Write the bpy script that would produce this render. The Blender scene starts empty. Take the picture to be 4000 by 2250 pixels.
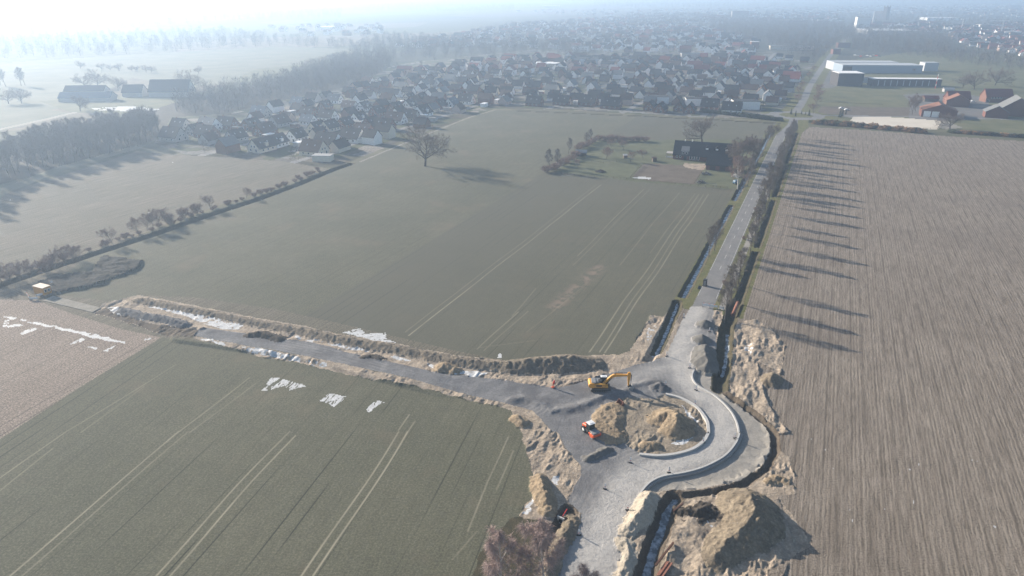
import bpy, bmesh, math, random
import numpy as np
from mathutils import Vector, Matrix
D=bpy.data
C=bpy.context.scene.collection
rnd=random.Random(7)
PI=math.pi
# ------------------------------------------------------------------ camera (drone at 90 m) and the survey helper
CAMH=90.0; PITCH=math.radians(23.5); FPX=2666.0
CP,SP=math.cos(PITCH),math.sin(PITCH)
def G(sx,sy,z=0.0):
    """survey: sight line through a photo pixel (4000x2250) to a level z, world metres"""
    u=(sx-2000)/FPX; v=(1125-sy)/FPX
    t=(z-CAMH)/(-SP+v*CP)
    return (u*t,(CP+v*SP)*t)
ROW=[0,563,1126,1687]
def Q(c,r,x,y,z=0.0): return G(c*1000+x/2.574,ROW[r]+y/2.574,z)
def QL(c,r,pts,z=0.0): return [Q(c,r,x,y,z) for x,y in pts]
def PP(pts,z=0.0): return [G(x*1.5528,y*1.5528,z) for x,y in pts]
def Zm(ox,oy,k,x,y,z=0.0): return G(ox+x/k,oy+y/k,z)
AX=math.radians(65.8); CA,SA=math.cos(AX),math.sin(AX)
def ST(s,t):
    """road-parallel coordinates (s along, t to the right) -> world"""
    return (81.4+s*CA+t*SA, 241.5+s*SA-t*CA)
cam=D.cameras.new('camera'); camo=D.objects.new('camera',cam); C.objects.link(camo)
camo.location=(0,0,CAMH); camo.rotation_euler=(PI/2-PITCH,0,0)
cam.sensor_width=36; cam.lens=36*FPX/4000; cam.clip_start=0.5; cam.clip_end=40000
bpy.context.scene.camera=camo
# ------------------------------------------------------------------ light
SUN_EL=math.radians(19.0); SUNV=Vector((-0.80,0.60,0)).normalized()
sd=Vector((SUNV.x*math.cos(SUN_EL),SUNV.y*math.cos(SUN_EL),math.sin(SUN_EL)))
sl=D.lights.new('sun','SUN'); so=D.objects.new('sun',sl); C.objects.link(so)
sl.energy=5.0; sl.angle=math.radians(0.55); sl.color=(1.0,0.885,0.74)
so.rotation_euler=sd.to_track_quat('Z','Y').to_euler(); so.location=(-300,300,200)
w=D.worlds.new('World'); bpy.context.scene.world=w; w.use_nodes=True
nt=w.node_tree; sky=nt.nodes.new('ShaderNodeTexSky'); sky.sky_type='NISHITA'; sky.sun_disc=False
sky.sun_elevation=SUN_EL; sky.sun_rotation=math.atan2(SUNV.x,SUNV.y); sky.air_density=1.0; sky.dust_density=1.0
bg=nt.nodes['Background']; bg.inputs[1].default_value=0.075
nt.links.new(sky.outputs[0],bg.inputs[0])
sc=bpy.context.scene
sc.view_settings.view_transform='Standard'; sc.view_settings.look='None'; sc.view_settings.exposure=1.12; sc.view_settings.gamma=1
sc.cycles.max_bounces=6; sc.cycles.diffuse_bounces=2; sc.cycles.glossy_bounces=2; sc.cycles.volume_bounces=1
sc.cycles.transparent_max_bounces=8; sc.cycles.use_denoising=True
try: sc.cycles.denoising_prefilter='ACCURATE'
except Exception: pass
# ------------------------------------------------------------------ object helpers
def tag(o,label=None,cat=None,group=None,kind=None):
    if label: o['label']=label
    if cat: o['category']=cat
    if group: o['group']=group
    if kind: o['kind']=kind
    return o
def empty(name,loc,rz=0,label=None,cat=None,group=None):
    o=D.objects.new(name,None); C.objects.link(o); o.location=loc; o.rotation_euler=(0,0,rz); o.empty_display_size=.5
    return tag(o,label,cat,group)
class MB:
    """collects simple solids into ONE mesh"""
    def __init__(s): s.v=[]; s.f=[]; s.m=[]; s.mi=0
    def add(s,vs,fs,mi=None):
        b=len(s.v); s.v+= [tuple(x) for x in vs]; s.f+=[tuple(b+i for i in f) for f in fs]; s.m+=[s.mi if mi is None else mi]*len(fs)
    def box(s,x0,x1,y0,y1,z0,z1,mi=None,M=None):
        vs=[(x,y,z) for z in (z0,z1) for y in (y0,y1) for x in (x0,x1)]
        if M is not None: vs=[M@Vector(v) for v in vs]
        s.add(vs,[(0,2,3,1),(4,5,7,6),(0,1,5,4),(2,6,7,3),(0,4,6,2),(1,3,7,5)],mi)
    def prism(s,poly,z0,z1,mi=None,M=None,axis='z'):
        n=len(poly)
        if axis=='z': vs=[(x,y,z0) for x,y in poly]+[(x,y,z1) for x,y in poly]
        elif axis=='y': vs=[(x,z0,y) for x,y in poly]+[(x,z1,y) for x,y in poly]
        else: vs=[(z0,x,y) for x,y in poly]+[(z1,x,y) for x,y in poly]
        if M is not None: vs=[M@Vector(v) for v in vs]
        s.add(vs,[tuple(range(n-1,-1,-1)),tuple(range(n,2*n))]+[(i,(i+1)%n,n+(i+1)%n,n+i) for i in range(n)],mi)
    def tube(s,pts,rad,n=6,mi=None,cap=True):
        pts=[Vector(p) for p in pts]; b=len(s.v); up=Vector((0,0,1))
        if not hasattr(rad,'__len__'): rad=[rad]*len(pts)
        for i,p in enumerate(pts):
            d=(pts[min(i+1,len(pts)-1)]-pts[max(i-1,0)]).normalized()
            a=d.cross(up if abs(d.z)<.95 else Vector((1,0,0))).normalized(); c=d.cross(a)
            for k in range(n):
                q=2*PI*k/n; s.v.append(tuple(p+(a*math.cos(q)+c*math.sin(q))*rad[i]))
        for i in range(len(pts)-1):
            for k in range(n):
                s.f.append((b+i*n+k,b+i*n+(k+1)%n,b+(i+1)*n+(k+1)%n,b+(i+1)*n+k)); s.m.append(s.mi if mi is None else mi)
        if cap:
            s.f.append(tuple(b+k for k in range(n-1,-1,-1))); s.f.append(tuple(b+(len(pts)-1)*n+k for k in range(n)))
            s.m+=[s.mi if mi is None else mi]*2
    def cyl(s,a,b,r,n=14,mi=None): s.tube([a,b],r,n,mi)
    def mesh(s,name,mats,smooth=False,bevel=0):
        me=D.meshes.new(name); me.from_pydata(s.v,[],s.f)
        if not isinstance(mats,(list,tuple)): mats=[mats]
        for m in mats: me.materials.append(m)
        if len(mats)>1: me.polygons.foreach_set('material_index',s.m)
        if bevel:
            bm=bmesh.new(); bm.from_mesh(me); bmesh.ops.recalc_face_normals(bm,faces=bm.faces[:])
            bmesh.ops.bevel(bm,geom=[e for e in bm.edges if e.is_manifold and e.calc_face_angle(0)>.5],offset=bevel,segments=1,affect='EDGES',profile=.5)
            bm.to_mesh(me); bm.free()
        if smooth: me.polygons.foreach_set('use_smooth',[True]*len(me.polygons))
        me.update(); return me
    def build(s,name,mats,parent=None,smooth=False,bevel=0,loc=None):
        o=D.objects.new(name,s.mesh(name,mats,smooth,bevel)); C.objects.link(o)
        if parent: o.parent=parent
        if loc: o.location=loc
        return o
# ------------------------------------------------------------------ material helpers
class NT:
    def __init__(s,name,rough=.9,spec=.2):
        s.m=D.materials.new(name); s.m.use_nodes=True; s.t=s.m.node_tree; s.n=s.t.nodes; s.b=s.n['Principled BSDF']
        s.b.inputs['Roughness'].default_value=rough; s.b.inputs['Specular IOR Level'].default_value=spec
        s.pos=s.n.new('ShaderNodeNewGeometry').outputs['Position']
    def lk(s,a,b): s.t.links.new(a,b)
    def val(s,inp,v):
        if hasattr(v,'links'): s.lk(v,inp)
        else: inp.default_value=v
    def mapping(s,rot=0,scale=(1,1,1),src=None):
        m=s.n.new('ShaderNodeMapping'); s.lk(src or s.pos,m.inputs[0]); m.inputs['Rotation'].default_value=(0,0,rot)
        if tuple(scale)==(1,1,1): return m.outputs[0]
        q=s.n.new('ShaderNodeMapping'); s.lk(m.outputs[0],q.inputs[0]); q.inputs['Scale'].default_value=scale
        return q.outputs[0]
    def noise(s,scale,detail=4,rough=.6,src=None,dist=0):
        n=s.n.new('ShaderNodeTexNoise'); s.lk(src or s.pos,n.inputs['Vector']); n.inputs['Scale'].default_value=scale
        n.inputs['Detail'].default_value=detail; n.inputs['Roughness'].default_value=rough; n.inputs['Distortion'].default_value=dist
        return n.outputs['Fac']
    def ramp(s,fac,stops):
        r=s.n.new('ShaderNodeValToRGB'); s.lk(fac,r.inputs[0]); e=r.color_ramp.elements
        while len(e)<len(stops): e.new(.5)
        for i,(p,c) in enumerate(stops):
            e[i].position=p; e[i].color=(c,c,c,1) if not hasattr(c,'__len__') else (*c,1)
        return r.outputs[0]
    def math(s,op,a,b=0,c=0):
        m=s.n.new('ShaderNodeMath'); m.operation=op; s.val(m.inputs[0],a); s.val(m.inputs[1],b); s.val(m.inputs[2],c); return m.outputs[0]
    def mix(s,f,a,b,mode='MIX'):
        m=s.n.new('ShaderNodeMix'); m.data_type='RGBA'; m.blend_type=mode; s.val(m.inputs[0],f)
        for i,x in ((6,a),(7,b)):
            if hasattr(x,'links'): s.lk(x,m.inputs[i])
            else: m.inputs[i].default_value=(*x,1)
        return m.outputs[2]
    def attr(s,name):
        a=s.n.new('ShaderNodeAttribute'); a.attribute_name=name; return a
    def chan(s,name):
        a=s.attr(name); sp=s.n.new('ShaderNodeSeparateColor'); s.lk(a.outputs['Color'],sp.inputs[0]); return sp.outputs[0],sp.outputs[1],sp.outputs[2],a.outputs['Alpha']
    def bump(s,h,strength=.5,dist=.1):
        b=s.n.new('ShaderNodeBump'); b.inputs['Strength'].default_value=strength; b.inputs['Distance'].default_value=dist
        s.lk(h,b.inputs['Height']); s.lk(b.outputs[0],s.b.inputs['Normal'])
    def col(s,c):
        if hasattr(c,'links'): s.lk(c,s.b.inputs['Base Color'])
        else: s.b.inputs['Base Color'].default_value=(*c,1)
        return s.m
def plain(name,c,rough=.7,spec=.3,var=.15,scale=3,metal=0):
    """a colour with a little procedural wear"""
    k=NT(name,rough,spec); f=k.noise(scale,4)
    a=tuple(x*(1-var) for x in c); b=tuple(min(1,x*(1+var)) for x in c)
    k.b.inputs['Metallic'].default_value=metal
    return k.col(k.mix(k.ramp(f,[(.3,0),(.7,1)]),a,b))
# ------------------------------------------------------------------ numpy noise and geometry
def _h(ix,iy,seed):
    n=(ix.astype(np.int64)*374761393+iy.astype(np.int64)*668265263+seed*1442695041)&0x7fffffff
    n=((n^(n>>13))*1274126177)&0x7fffffff
    return ((n^(n>>16))&0xffff)/65535.0
def vnoise(x,y,sc,seed=0):
    x=x/sc; y=y/sc; ix=np.floor(x); iy=np.floor(y); fx=x-ix; fy=y-iy
    fx=fx*fx*(3-2*fx); fy=fy*fy*(3-2*fy)
    a=_h(ix,iy,seed); b=_h(ix+1,iy,seed); c=_h(ix,iy+1,seed); d=_h(ix+1,iy+1,seed)
    return (a*(1-fx)+b*fx)*(1-fy)+(c*(1-fx)+d*fx)*fy
def fbm(x,y,sc,seed=0,oct=4):
    o=0; am=1; t=0
    for i in range(oct):
        o=o+am*vnoise(x+i*17.3,y-i*9.1,sc,seed+i); t+=am; am*=.5; sc*=.5
    return o/t
def inpoly(x,y,poly):
    ins=np.zeros(x.shape,bool); P_=np.array(poly); bx=(x>=P_[:,0].min())&(x<=P_[:,0].max())&(y>=P_[:,1].min())&(y<=P_[:,1].max())
    idx=np.nonzero(bx)[0]; X=x[idx]; Y=y[idx]; r=np.zeros(len(idx),bool); n=len(poly)
    for i in range(n):
        x0,y0=poly[i]; x1,y1=poly[(i+1)%n]
        if y0==y1: continue
        c=((Y<y0)!=(Y<y1)); r^=c&(X<(x1-x0)*(Y-y0)/(y1-y0)+x0)
    ins[idx]=r; return ins
def pdist(x,y,line,reach):
    """distance to a polyline, running parameter (vertex units) and side; inf beyond reach"""
    L=np.array(line); d=np.full(x.shape,1e9); par=np.zeros(x.shape); side=np.zeros(x.shape)
    bx=(x>=L[:,0].min()-reach)&(x<=L[:,0].max()+reach)&(y>=L[:,1].min()-reach)&(y<=L[:,1].max()+reach)
    idx=np.nonzero(bx)[0]; X=x[idx]; Y=y[idx]; dd=np.full(len(idx),1e9); pp=np.zeros(len(idx)); ss=np.zeros(len(idx))
    for i in range(len(line)-1):
        ax,ay=line[i]; bx_,by_=line[i+1]; ex,ey=bx_-ax,by_-ay; l2=ex*ex+ey*ey+1e-9
        t=np.clip(((X-ax)*ex+(Y-ay)*ey)/l2,0,1); q=np.hypot(X-ax-t*ex,Y-ay-t*ey)
        m=q<dd; dd[m]=q[m]; pp[m]=i+t[m]; ss[m]=np.sign(ex*(Y[m]-ay)-ey*(X[m]-ax))
    d[idx]=dd; par[idx]=pp; side[idx]=ss
    return d,par,side
def sstep(a,b,x):
    t=np.clip((x-a)/(b-a),0,1); return t*t*(3-2*t)
# ================================================================== GROUND (one continuous surface, divided into its real pieces)
def build_ground():
    ys=[66.0]
    while ys[-1]<11000:
        Y=ys[-1]; px=(Y*Y+8100)/(683*90.0)
        ys.append(Y+max(.19,min(px*.75,.012*Y)))
    ys=np.array(list(np.arange(-260,66,4.0))+ys)
    core=np.arange(-.86,.8601,.00128)
    ext=[.86]; st=.004
    while ext[-1]<2.4: ext.append(ext[-1]+st); st*=1.12
    ext=np.array(ext[1:]); cs=np.concatenate([-ext[::-1],core,ext])
    nr,nc=len(ys),len(cs)
    dep=np.maximum(ys*.917+35.9,96.4)
    X=(cs[None,:]*dep[:,None]).ravel(); Y=np.repeat(ys,nc)
    n=len(X); Hh=np.zeros(n); cls=np.zeros(n,np.int16)
    m1=np.zeros((n,4),np.float32)   # r pale track, g dark line, b light dust, a furrow phase
    near=(Y<760); 
    dx=X-81.4; dy=Y-241.5
    T=dx*SA-dy*CA; S=dx*CA+dy*SA
    names=['farmland','wheat_field','crop_field','stubble_field','harrowed_field','ploughed_field','meadow','village_ground','garden_lawn','paddock','riding_arena',
     'gravel_roadway','sand_ground','footpath','verge','ditch','water','road','lane','earth_bank','mud_ground','snow','island_ground','town_ground','forest_floor',
     'gravel_pile','soil_heap','yard_paving','pale_field']
    ID={k:i for i,k in enumerate(names)}
    jx=X+(fbm(X,Y,2.2,11,3)-.5)*1.3; jy=Y+(fbm(X,Y,2.2,23,3)-.5)*1.3      # natural wobble of borders
    def put(name,poly,soft=True):
        m=inpoly(jx if soft else X,jy if soft else Y,poly); cls[m]=ID[name]; return m
    # ---- far country
    put('town_ground',PP([(880,172),(1250,55),(1600,25),(2600,14),(3300,14),(3300,200),(2400,132),(2050,165),(1300,130)]))
    put('pale_field',PP([(-900,330),(-900,170),(0,160),(300,140),(700,118),(872,124),(900,140),(740,186),(560,213),(470,222),(330,196),(210,262),(0,300)]))
    put('pale_field',PP([(-900,260),(-200,262),(60,265),(175,286),(0,330),(-900,480)]))
    put('meadow',PP([(95,255),(470,232),(470,262),(410,288),(180,284)]))
    put('meadow',PP([(640,175),(880,150),(870,140),(980,165),(740,186),(560,216)]))
    put('meadow',PP([(1330,128),(1560,122),(1560,140),(1330,146)]))
    put('forest_floor',PP([(-700,640),(-700,430),(0,370),(330,296),(430,262),(560,232),(740,188),(880,146),(980,168),(960,192),(900,215),(760,242),(560,288),(430,296),(400,345),(345,374),(0,465)]))
    put('village_ground',PP([(385,362),(430,300),(560,290),(760,245),(905,212),(985,165),(1330,125),(1900,120),(2060,165),(2040,240),(1998,285),(1960,304),(1600,288),(1400,276),(1245,275),(1180,295),(1000,360),(838,424),(620,402),(470,392)]))
    put('meadow',PP([(2045,165),(2300,130),(3300,170),(3300,350),(2576,338),(2380,322),(2050,300)]))
    put('paddock',PP([(2068,268),(2180,270),(2290,270),(2290,292),(2200,294),(2050,287)]))
    put('yard_paving',PP([(2270,238),(2420,235),(2490,250),(2480,300),(2380,305),(2285,300),(2290,260)]))
    put('yard_paving',PP([(2060,160),(2110,150),(2120,215),(2090,222),(2050,222)]))
    put('lane',PP([(2100,292),(2380,305),(2420,322),(2380,326),(2340,318)]))
    put('riding_arena',QL(3,0,[(865,1165),(1300,1185),(1745,1218),(1700,1303),(1560,1300),(950,1250),(820,1215)]),False)
    # ---- fields
    wheat=PP([(838,428),(1000,372),(1180,300),(1243,279),(1400,281),(1600,292),(1800,303),(1968,312)])+[ST(262,-9.2),ST(-62,-9.2)]+PP([(1590,880),(1540,905),(1300,915),(1140,882),(900,825),(700,780),(500,750),(345,742),(290,760),(160,745),(140,735),(110,710),(160,690),(232,641),(600,503)])
    put('harrowed_field',PP([(-900,640),(0,491),(345,381),(480,392),(700,405),(838,428),(600,500),(230,636),(60,690),(-60,716),(-900,1000)]))
    put('wheat_field',wheat,False)
    put('crop_field',PP([(405,850),(600,878),(900,945),(1100,986),(1290,1018),(1310,1080),(1335,1180),(1350,1230),(1312,1300),(1290,1360),(1280,1520),(1270,1700),(-900,1700),(0,1105),(200,975)]),False)
    put('stubble_field',PP([(-900,800),(-60,752),(90,757),(180,790),(300,828),(405,850),(200,975),(0,1105),(-900,1650)]),False)
    plough=[ST(-56,12.2),ST(30,12.3),ST(120,12.3),ST(262,12.5)]+PP([(2036,320),(2200,330),(2400,345),(2600,358),(3400,400),(3400,2200),(1880,2200),(1905,1449),(1960,1449),(2030,1380),(2035,1290),(1992,1200),(1985,1090),(1960,1000),(1945,850),(1865,812)])
    put('ploughed_field',plough,False)
    # ---- farmstead plot
    put('garden_lawn',PP([(1375,430),(1420,405),(1450,375),(1498,356),(1600,355),(1700,352),(1880,352),(1905,375),(1862,470),(1835,476),(1600,458)]))
    put('paddock',Q_pad:=[Zm(2100,530,5.843,2150,950),Zm(2100,530,5.843,2420,650),Zm(2560,530,5.843,80,650),Zm(2560,530,5.843,650,690),Zm(2560,530,5.843,1070,790),Zm(2560,530,5.843,890,1120),Zm(2560,530,5.843,-100,1040)])
    put('sand_ground',[Zm(2560,530,5.843,*p) for p in [(640,640),(1130,640),(1150,740),(1080,790),(850,770),(640,720)]])
    # ---- road corridor
    rc=[ST(s,0) for s in range(-56,251,25)]+[(204.5,505),(226,556)]+[Q(3,0,*p) for p in [(360,1000),(410,880),(480,770),(560,650),(600,590),(640,540)]]+[(640,1400),(900,1900)]
    band=(S>-100)&(S<262)
    vm=band&(T>-9.3)&(T<12.4)&(S>-58); cls[vm]=ID['verge']
    d,par,_=pdist(X,Y,rc,30); m=(d<11)&(S>235); cls[m&(cls!=ID['riding_arena'])]=ID['verge']
    # junction
    jc=(224.,548.); dj=np.hypot(X-jc[0],Y-jc[1]); cls[dj<27]=ID['verge']; cls[(dj<21)&(dj>12.5)]=ID['road']
    for a,b,wd in (((224,548),(150,560),3),((224,548),(330,540),2.6),((330,540),(420,520),2.2)):
        d2,_,_=pdist(X,Y,[a,b],wd+1); cls[(d2<wd)&(dj>12.5)]=ID['road']
    cls[(d<3.15)&(dj>12.5)]=ID['road']
    cp=band&(T>4.6)&(T<6.7)&(S>-54); cls[cp]=ID['footpath']
    # west / east ditches, with their culvert crossings
    def ditch(c,w,depth,line=None,segs=None,water=None,off=None,cl='ditch'):
        if line is None: dd=np.abs(T-c); ok=np.zeros(n,bool)
        else: dd,pr,_=pdist(X,Y,line,w+1); ok=None
        if segs is not None:
            endf=np.zeros(n)
            for a,b in segs: endf=np.maximum(endf,sstep(a-1,a+1,S)*(1-sstep(b-1,b+1,S)))
        else: endf=np.ones(n)
        dd=dd+(fbm(X,Y,3.,77,2)-.5)*.5
        h=-depth*(1-sstep(.35,w,dd))*endf
        m=(dd<w)&(endf>.5); 
        hm=np.minimum(Hh,h) ; Hh[m]=hm[m]; cls[m]=ID[cl]
        if water: mw=(dd<water)&(endf>.9); cls[mw]=ID['water']; Hh[mw]=-depth+.1
    ditch(-7.2,1.75,1.1,segs=[(-95,-56),(-49.5,63),(72,262)],water=.55)
    ditch(9.65,1.6,1.05,segs=[(-62,4),(9,79.5),(86,157),(162,262)])
    ditch(0,2.7,1.6,line=PP([(-120,770),(0,718),(60,697),(160,664),(230,641)])+QL(0,1,[(1500,925),(2100,715),(2574,562)])+QL(1,1,[(400,415),(800,250),(950,200)]),water=.3)
    # lane and rough strip beside the west village
    d,_,_=pdist(X,Y,PP([(905,408),(1000,368),(1180,296),(1245,277)]),4); cls[(d<.8)]=ID['lane']
    d,_,_=pdist(X,Y,PP([(-100,355),(0,326),(120,300),(182,285)]),8); cls[(d<3)]=ID['lane']
    d,_,_=pdist(X,Y,PP([(-100,545),(0,484),(150,425),(340,372)]),8); cls[(d<4.5)]=ID['pale_field']
    d,_,_=pdist(X,Y,PP([(1300,279),(1600,292),(1800,302),(1960,311)]),8); cls[(d<1.5)]=ID['ditch']; Hh[d<1.5]-=.4
    # village streets
    vil=(cls==ID['village_ground'])
    for k in range(-14,16):
        t0=-62+k*62.0
        if abs(t0)<20: continue
        cls[vil&(np.abs(T-t0)<2.4)]=ID['road']
    for k in range(0,14):
        s0=300+k*88.0; cls[vil&(np.abs(S-s0)<2.4)]=ID['road']
    # ---- construction site surfaces
    corridor=QL(0,2,[(930,250),(1050,150),(1300,90),(1390,70),(2000,185),(2574,300)])+QL(1,2,[(450,375),(870,470),(1400,555),(2000,680),(2574,735)])+QL(2,2,[(300,710),(600,680),(790,680),(1100,662),(1180,640),(1400,640),(1540,690),(1200,790),(880,895),(400,1003),(100,965)])+QL(1,2,[(2200,895),(1570,815),(1000,695),(540,565),(0,500)])+QL(0,2,[(2100,425),(1960,500),(1620,470),(1200,330)])
    put('sand_ground',corridor)
    put('mud_ground',QL(0,2,[(930,245),(1080,190),(1400,330),(1900,420),(1980,440),(1960,505),(1700,500),(1620,470),(1300,360)]))
    S1=QL(0,2,[(1960,500),(2574,620)])+QL(1,2,[(430,690),(900,790),(1560,930),(2200,1090),(2574,1170)])+QL(2,2,[(190,1235),(0,1300)])+QL(1,2,[(2574,1230),(2200,1140),(1850,1060),(1560,1000),(900,870),(430,750),(0,685)])+QL(0,2,[(2574,670),(1960,530)])
    put('sand_ground',S1)
    put('sand_ground',QL(2,2,[(0,1180),(190,1235),(300,1330),(400,1449)])+QL(2,3,[(440,0),(480,50),(540,160),(620,270),(690,350),(700,430),(620,560),(560,700),(520,780),(470,960),(300,950),(160,880),(70,850),(230,620),(225,450),(200,380),(150,200),(80,0)])+QL(2,2,[(20,1330),(-20,1230)]))
    put('sand_ground',QL(2,3,[(560,740),(700,850),(640,990),(560,1150),(480,1300),(430,1620),(200,1620),(350,1300),(450,1100),(500,950),(540,850)]))
    put('ditch',QL(2,3,[(75,850),(300,900),(470,960),(350,1300),(200,1650),(-500,1650),(-300,1200),(-40,900)]))
    put('sand_ground',QL(2,2,[(790,690),(1100,665),(1180,640),(1395,275),(1480,285),(1560,300),(1660,330),(1690,380),(1570,650),(1400,740),(1000,855),(880,890),(640,890)]))
    put('sand_ground',PP([(1840,812),(1900,805),(1940,828),(1975,870),(1965,945),(1905,912),(1925,1000),(1952,1050),(1985,1090),(1950,1095),(1880,1025),(1825,975),(1818,930),(1826,850)]))
    put('sand_ground',QL(2,2,[(2030,225),(2120,235),(2125,400),(2110,640),(2060,680),(2030,500),(1990,300)]))
    put('sand_ground',PP([(1690,1247),(1800,1240),(1935,1170),(1960,1130),(1985,1150),(1998,1200),(2000,1240),(1960,1250),(2038,1370),(1990,1400),(1930,1440),(1905,1620),(1610,1620),(1640,1400)]))
    put('sand_ground',QL(2,3,[(1240,700),(1420,585),(1540,615),(1640,580),(1600,690),(1540,830),(1420,1150),(1300,1449),(1270,1620),(1080,1620),(1100,1449),(1130,1200),(1040,1090),(1200,1000),(1110,920),(1160,800)]))
    put('footpath',QL(2,2,[(1840,815),(1935,795),(2040,830),(2035,920),(2085,1010),(2150,1060),(2380,1190),(2574,1340)])+PP([(1947,1100),(1944,1140),(1915,1180),(1865,1207)])+QL(2,3,[(2200,500),(2000,560),(1800,585),(1640,590),(1420,600),(1300,640),(1430,480),(1700,415),(2040,300),(2250,110),(2285,0)])+QL(2,2,[(2265,1370),(2150,1180),(1970,1040),(1830,940)]))
    GRp=QL(0,2,[(1960,500),(1990,440),(2100,418),(2574,490)])+QL(1,2,[(290,535),(540,560),(700,600),(1000,690),(1270,745),(1570,810),(1900,870),(2200,890),(2574,935)])+QL(2,2,[(100,960),(250,980),(400,1003),(560,990),(700,945),(880,890),(1000,850),(1100,825),(1200,785),(1400,735),(1540,690),(1570,620),(1650,450),(1700,340),(1730,290),(1795,185),(2010,180),(2030,260),(2010,300),(2040,500),(2075,640),(2065,805),(1860,800),(1830,820),(1810,880),(1830,940),(1880,990),(1970,1040),(2050,1090),(2150,1180),(2220,1270),(2265,1370)])+QL(2,3,[(2285,0),(2250,110),(2160,220),(2040,300),(1880,370),(1700,415),(1540,440),(1430,480),(1350,540),(1290,620),(1240,710),(1160,800),(1110,920),(1200,1000),(1040,1090),(1130,1200),(1100,1449),(1050,1620),(400,1620),(480,1449),(500,1300),(560,1150),(640,990),(690,900),(690,820),(600,790),(560,700),(620,560),(700,430),(690,350),(620,270),(540,160),(480,50),(440,0)])+QL(2,2,[(400,1449),(300,1330),(190,1230),(0,1180)])+QL(1,2,[(2200,1090),(1850,1010),(1560,930),(900,790),(430,690),(0,610)])+QL(0,2,[(2574,620)])
    gm=inpoly(X+(jx-X)*.35,Y+(jy-Y)*.35,GRp); cls[gm]=ID['gravel_roadway']
    strip=QL(0,2,[(1900,455),(2574,550)],.5)+QL(1,2,[(290,580),(700,660),(1270,815),(1900,965),(2574,1060)],.5)
    d,epar,_=pdist(X,Y,strip,12); emb=.6*(1-sstep(3.9,5.4,d))*(1-sstep(4.0,5.2,_p)) if False else .6*(1-sstep(3.9,5.4,d))*(1-sstep(4.2,5.6,epar)); Hh[gm|(d<5)]=np.maximum(Hh,emb)[gm|(d<5)]
    isl=QL(2,2,[(820,1370),(825,1290),(880,1210),(1000,1150),(1100,1108),(1250,1100),(1420,1120),(1545,1065),(1650,1090),(1750,1130),(1850,1190),(1920,1270),(1965,1350),(1975,1449)])+QL(2,3,[(1970,10),(1930,90),(1840,160),(1740,200),(1600,230),(1450,240),(1280,225),(1180,150),(1080,90),(1000,95),(900,30)])
    im=inpoly(X,Y,isl); cls[im]=ID['island_ground']
    Hh[cls==ID['footpath']]-=.0
    kl=QL(2,2,[(1830,820),(1810,880),(1830,940),(1880,990),(1970,1040),(2050,1090),(2150,1180),(2220,1270),(2265,1370),(2280,1449)])+QL(2,3,[(2285,0),(2250,110),(2160,220),(2040,300),(1880,370),(1700,415),(1540,440),(1430,480),(1350,540),(1290,620),(1240,710)])
    d,_,_=pdist(X,Y,kl,6); fm=(cls==ID['footpath'])&(Y<175); Hh[fm]-=(.38*sstep(.0,.5,d)+.12*fbm(X,Y,1.2,5,3))[fm]
    d,_,_=pdist(X,Y,QL(2,2,[(2050,850),(2070,960),(2140,1040),(2370,1180),(2574,1330)])+PP([(1944,1095),(1941,1135),(1914,1176),(1864,1204),(1795,1226),(1700,1240)]),5)
    m=(d<3)&fm; Hh[m]+=(.35*np.exp(-(d/1.3)**2)*(fbm(X,Y,1.6,31,2)>.45))[m]
    # trenches
    def trench(line,w,depth,water=None,cl='ditch'):
        d,p_,_=pdist(X,Y,line,w+2); d=d+(fbm(X,Y,1.5,41,2)-.5)*.5; h=-depth*(1-sstep(.3*w,w,d)); m=d<w; Hh[m]=np.minimum(Hh,h)[m]; cls[m]=ID[cl]
        if water: mw=d<water; cls[mw]=ID['water']; Hh[mw]=-depth+.12
    trench(QL(2,2,[(2240,140),(2200,280),(2150,420),(2135,600),(2115,800),(2085,950),(2090,1010)]),2.2,1.4)
    trench(QL(2,2,[(2165,430),(2160,600),(2145,740),(2110,850)]),.5,1.45,water=.4)
    trench(QL(2,2,[(2090,1010),(2250,1130),(2420,1240),(2574,1380)])+PP([(1950,1095),(1949,1140),(1925,1180),(1872,1216),(1800,1237),(1705,1248)]),1.0,.75,cl='mud_ground')
    trench(QL(2,3,[(1640,640),(1580,720),(1540,830),(1480,1000),(1420,1150),(1350,1380),(1310,1600)]),2.0,1.7,water=.7,cl='mud_ground')
    trench(QL(2,3,[(560,800),(500,930),(430,1010),(380,1150)]),1.9,1.4,cl='mud_ground')
    trench(QL(2,2,[(1660,140),(1600,300),(1530,460),(1450,640)]),1.7,1.4,water=.45,cl='ditch')
    # lumpy disturbed soil
    sm=(cls==ID['sand_ground'])|(cls==ID['mud_ground'])|(cls==ID['island_ground'])
    lump=fbm(T,S*.38,2.2,51,4); calm=.22+.85*sstep(.42,.62,fbm(X,Y,7,57,2)); Hh[sm]+=((lump-.5)*.8*calm)[sm]
    rid=np.abs(fbm(T*1.1+3,S*.45,1.5,61,3)-.5)*2; Hh[sm]+=(((.25-rid)*.5+(fbm(X,Y,.7,62,2)-.5)*.2)*calm)[sm]
    em=inpoly(X,Y,PP([(1840,812),(1900,805),(1940,828),(1975,870),(1965,945),(1905,912),(1925,1000),(1952,1050),(1985,1090),(1950,1095),(1880,1025),(1825,975)])); Hh[em]+=((fbm(T,S*.45,2.6,71,3)-.35)*1.0)[em]
    em=inpoly(X,Y,PP([(1700,1262),(1960,1255),(2000,1380),(1905,1620),(1640,1620),(1690,1330)])); Hh[em]+=((fbm(X,Y,3.0,73,4)-.4)*1.15)[em]
    gmm=cls==ID['gravel_roadway']
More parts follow.
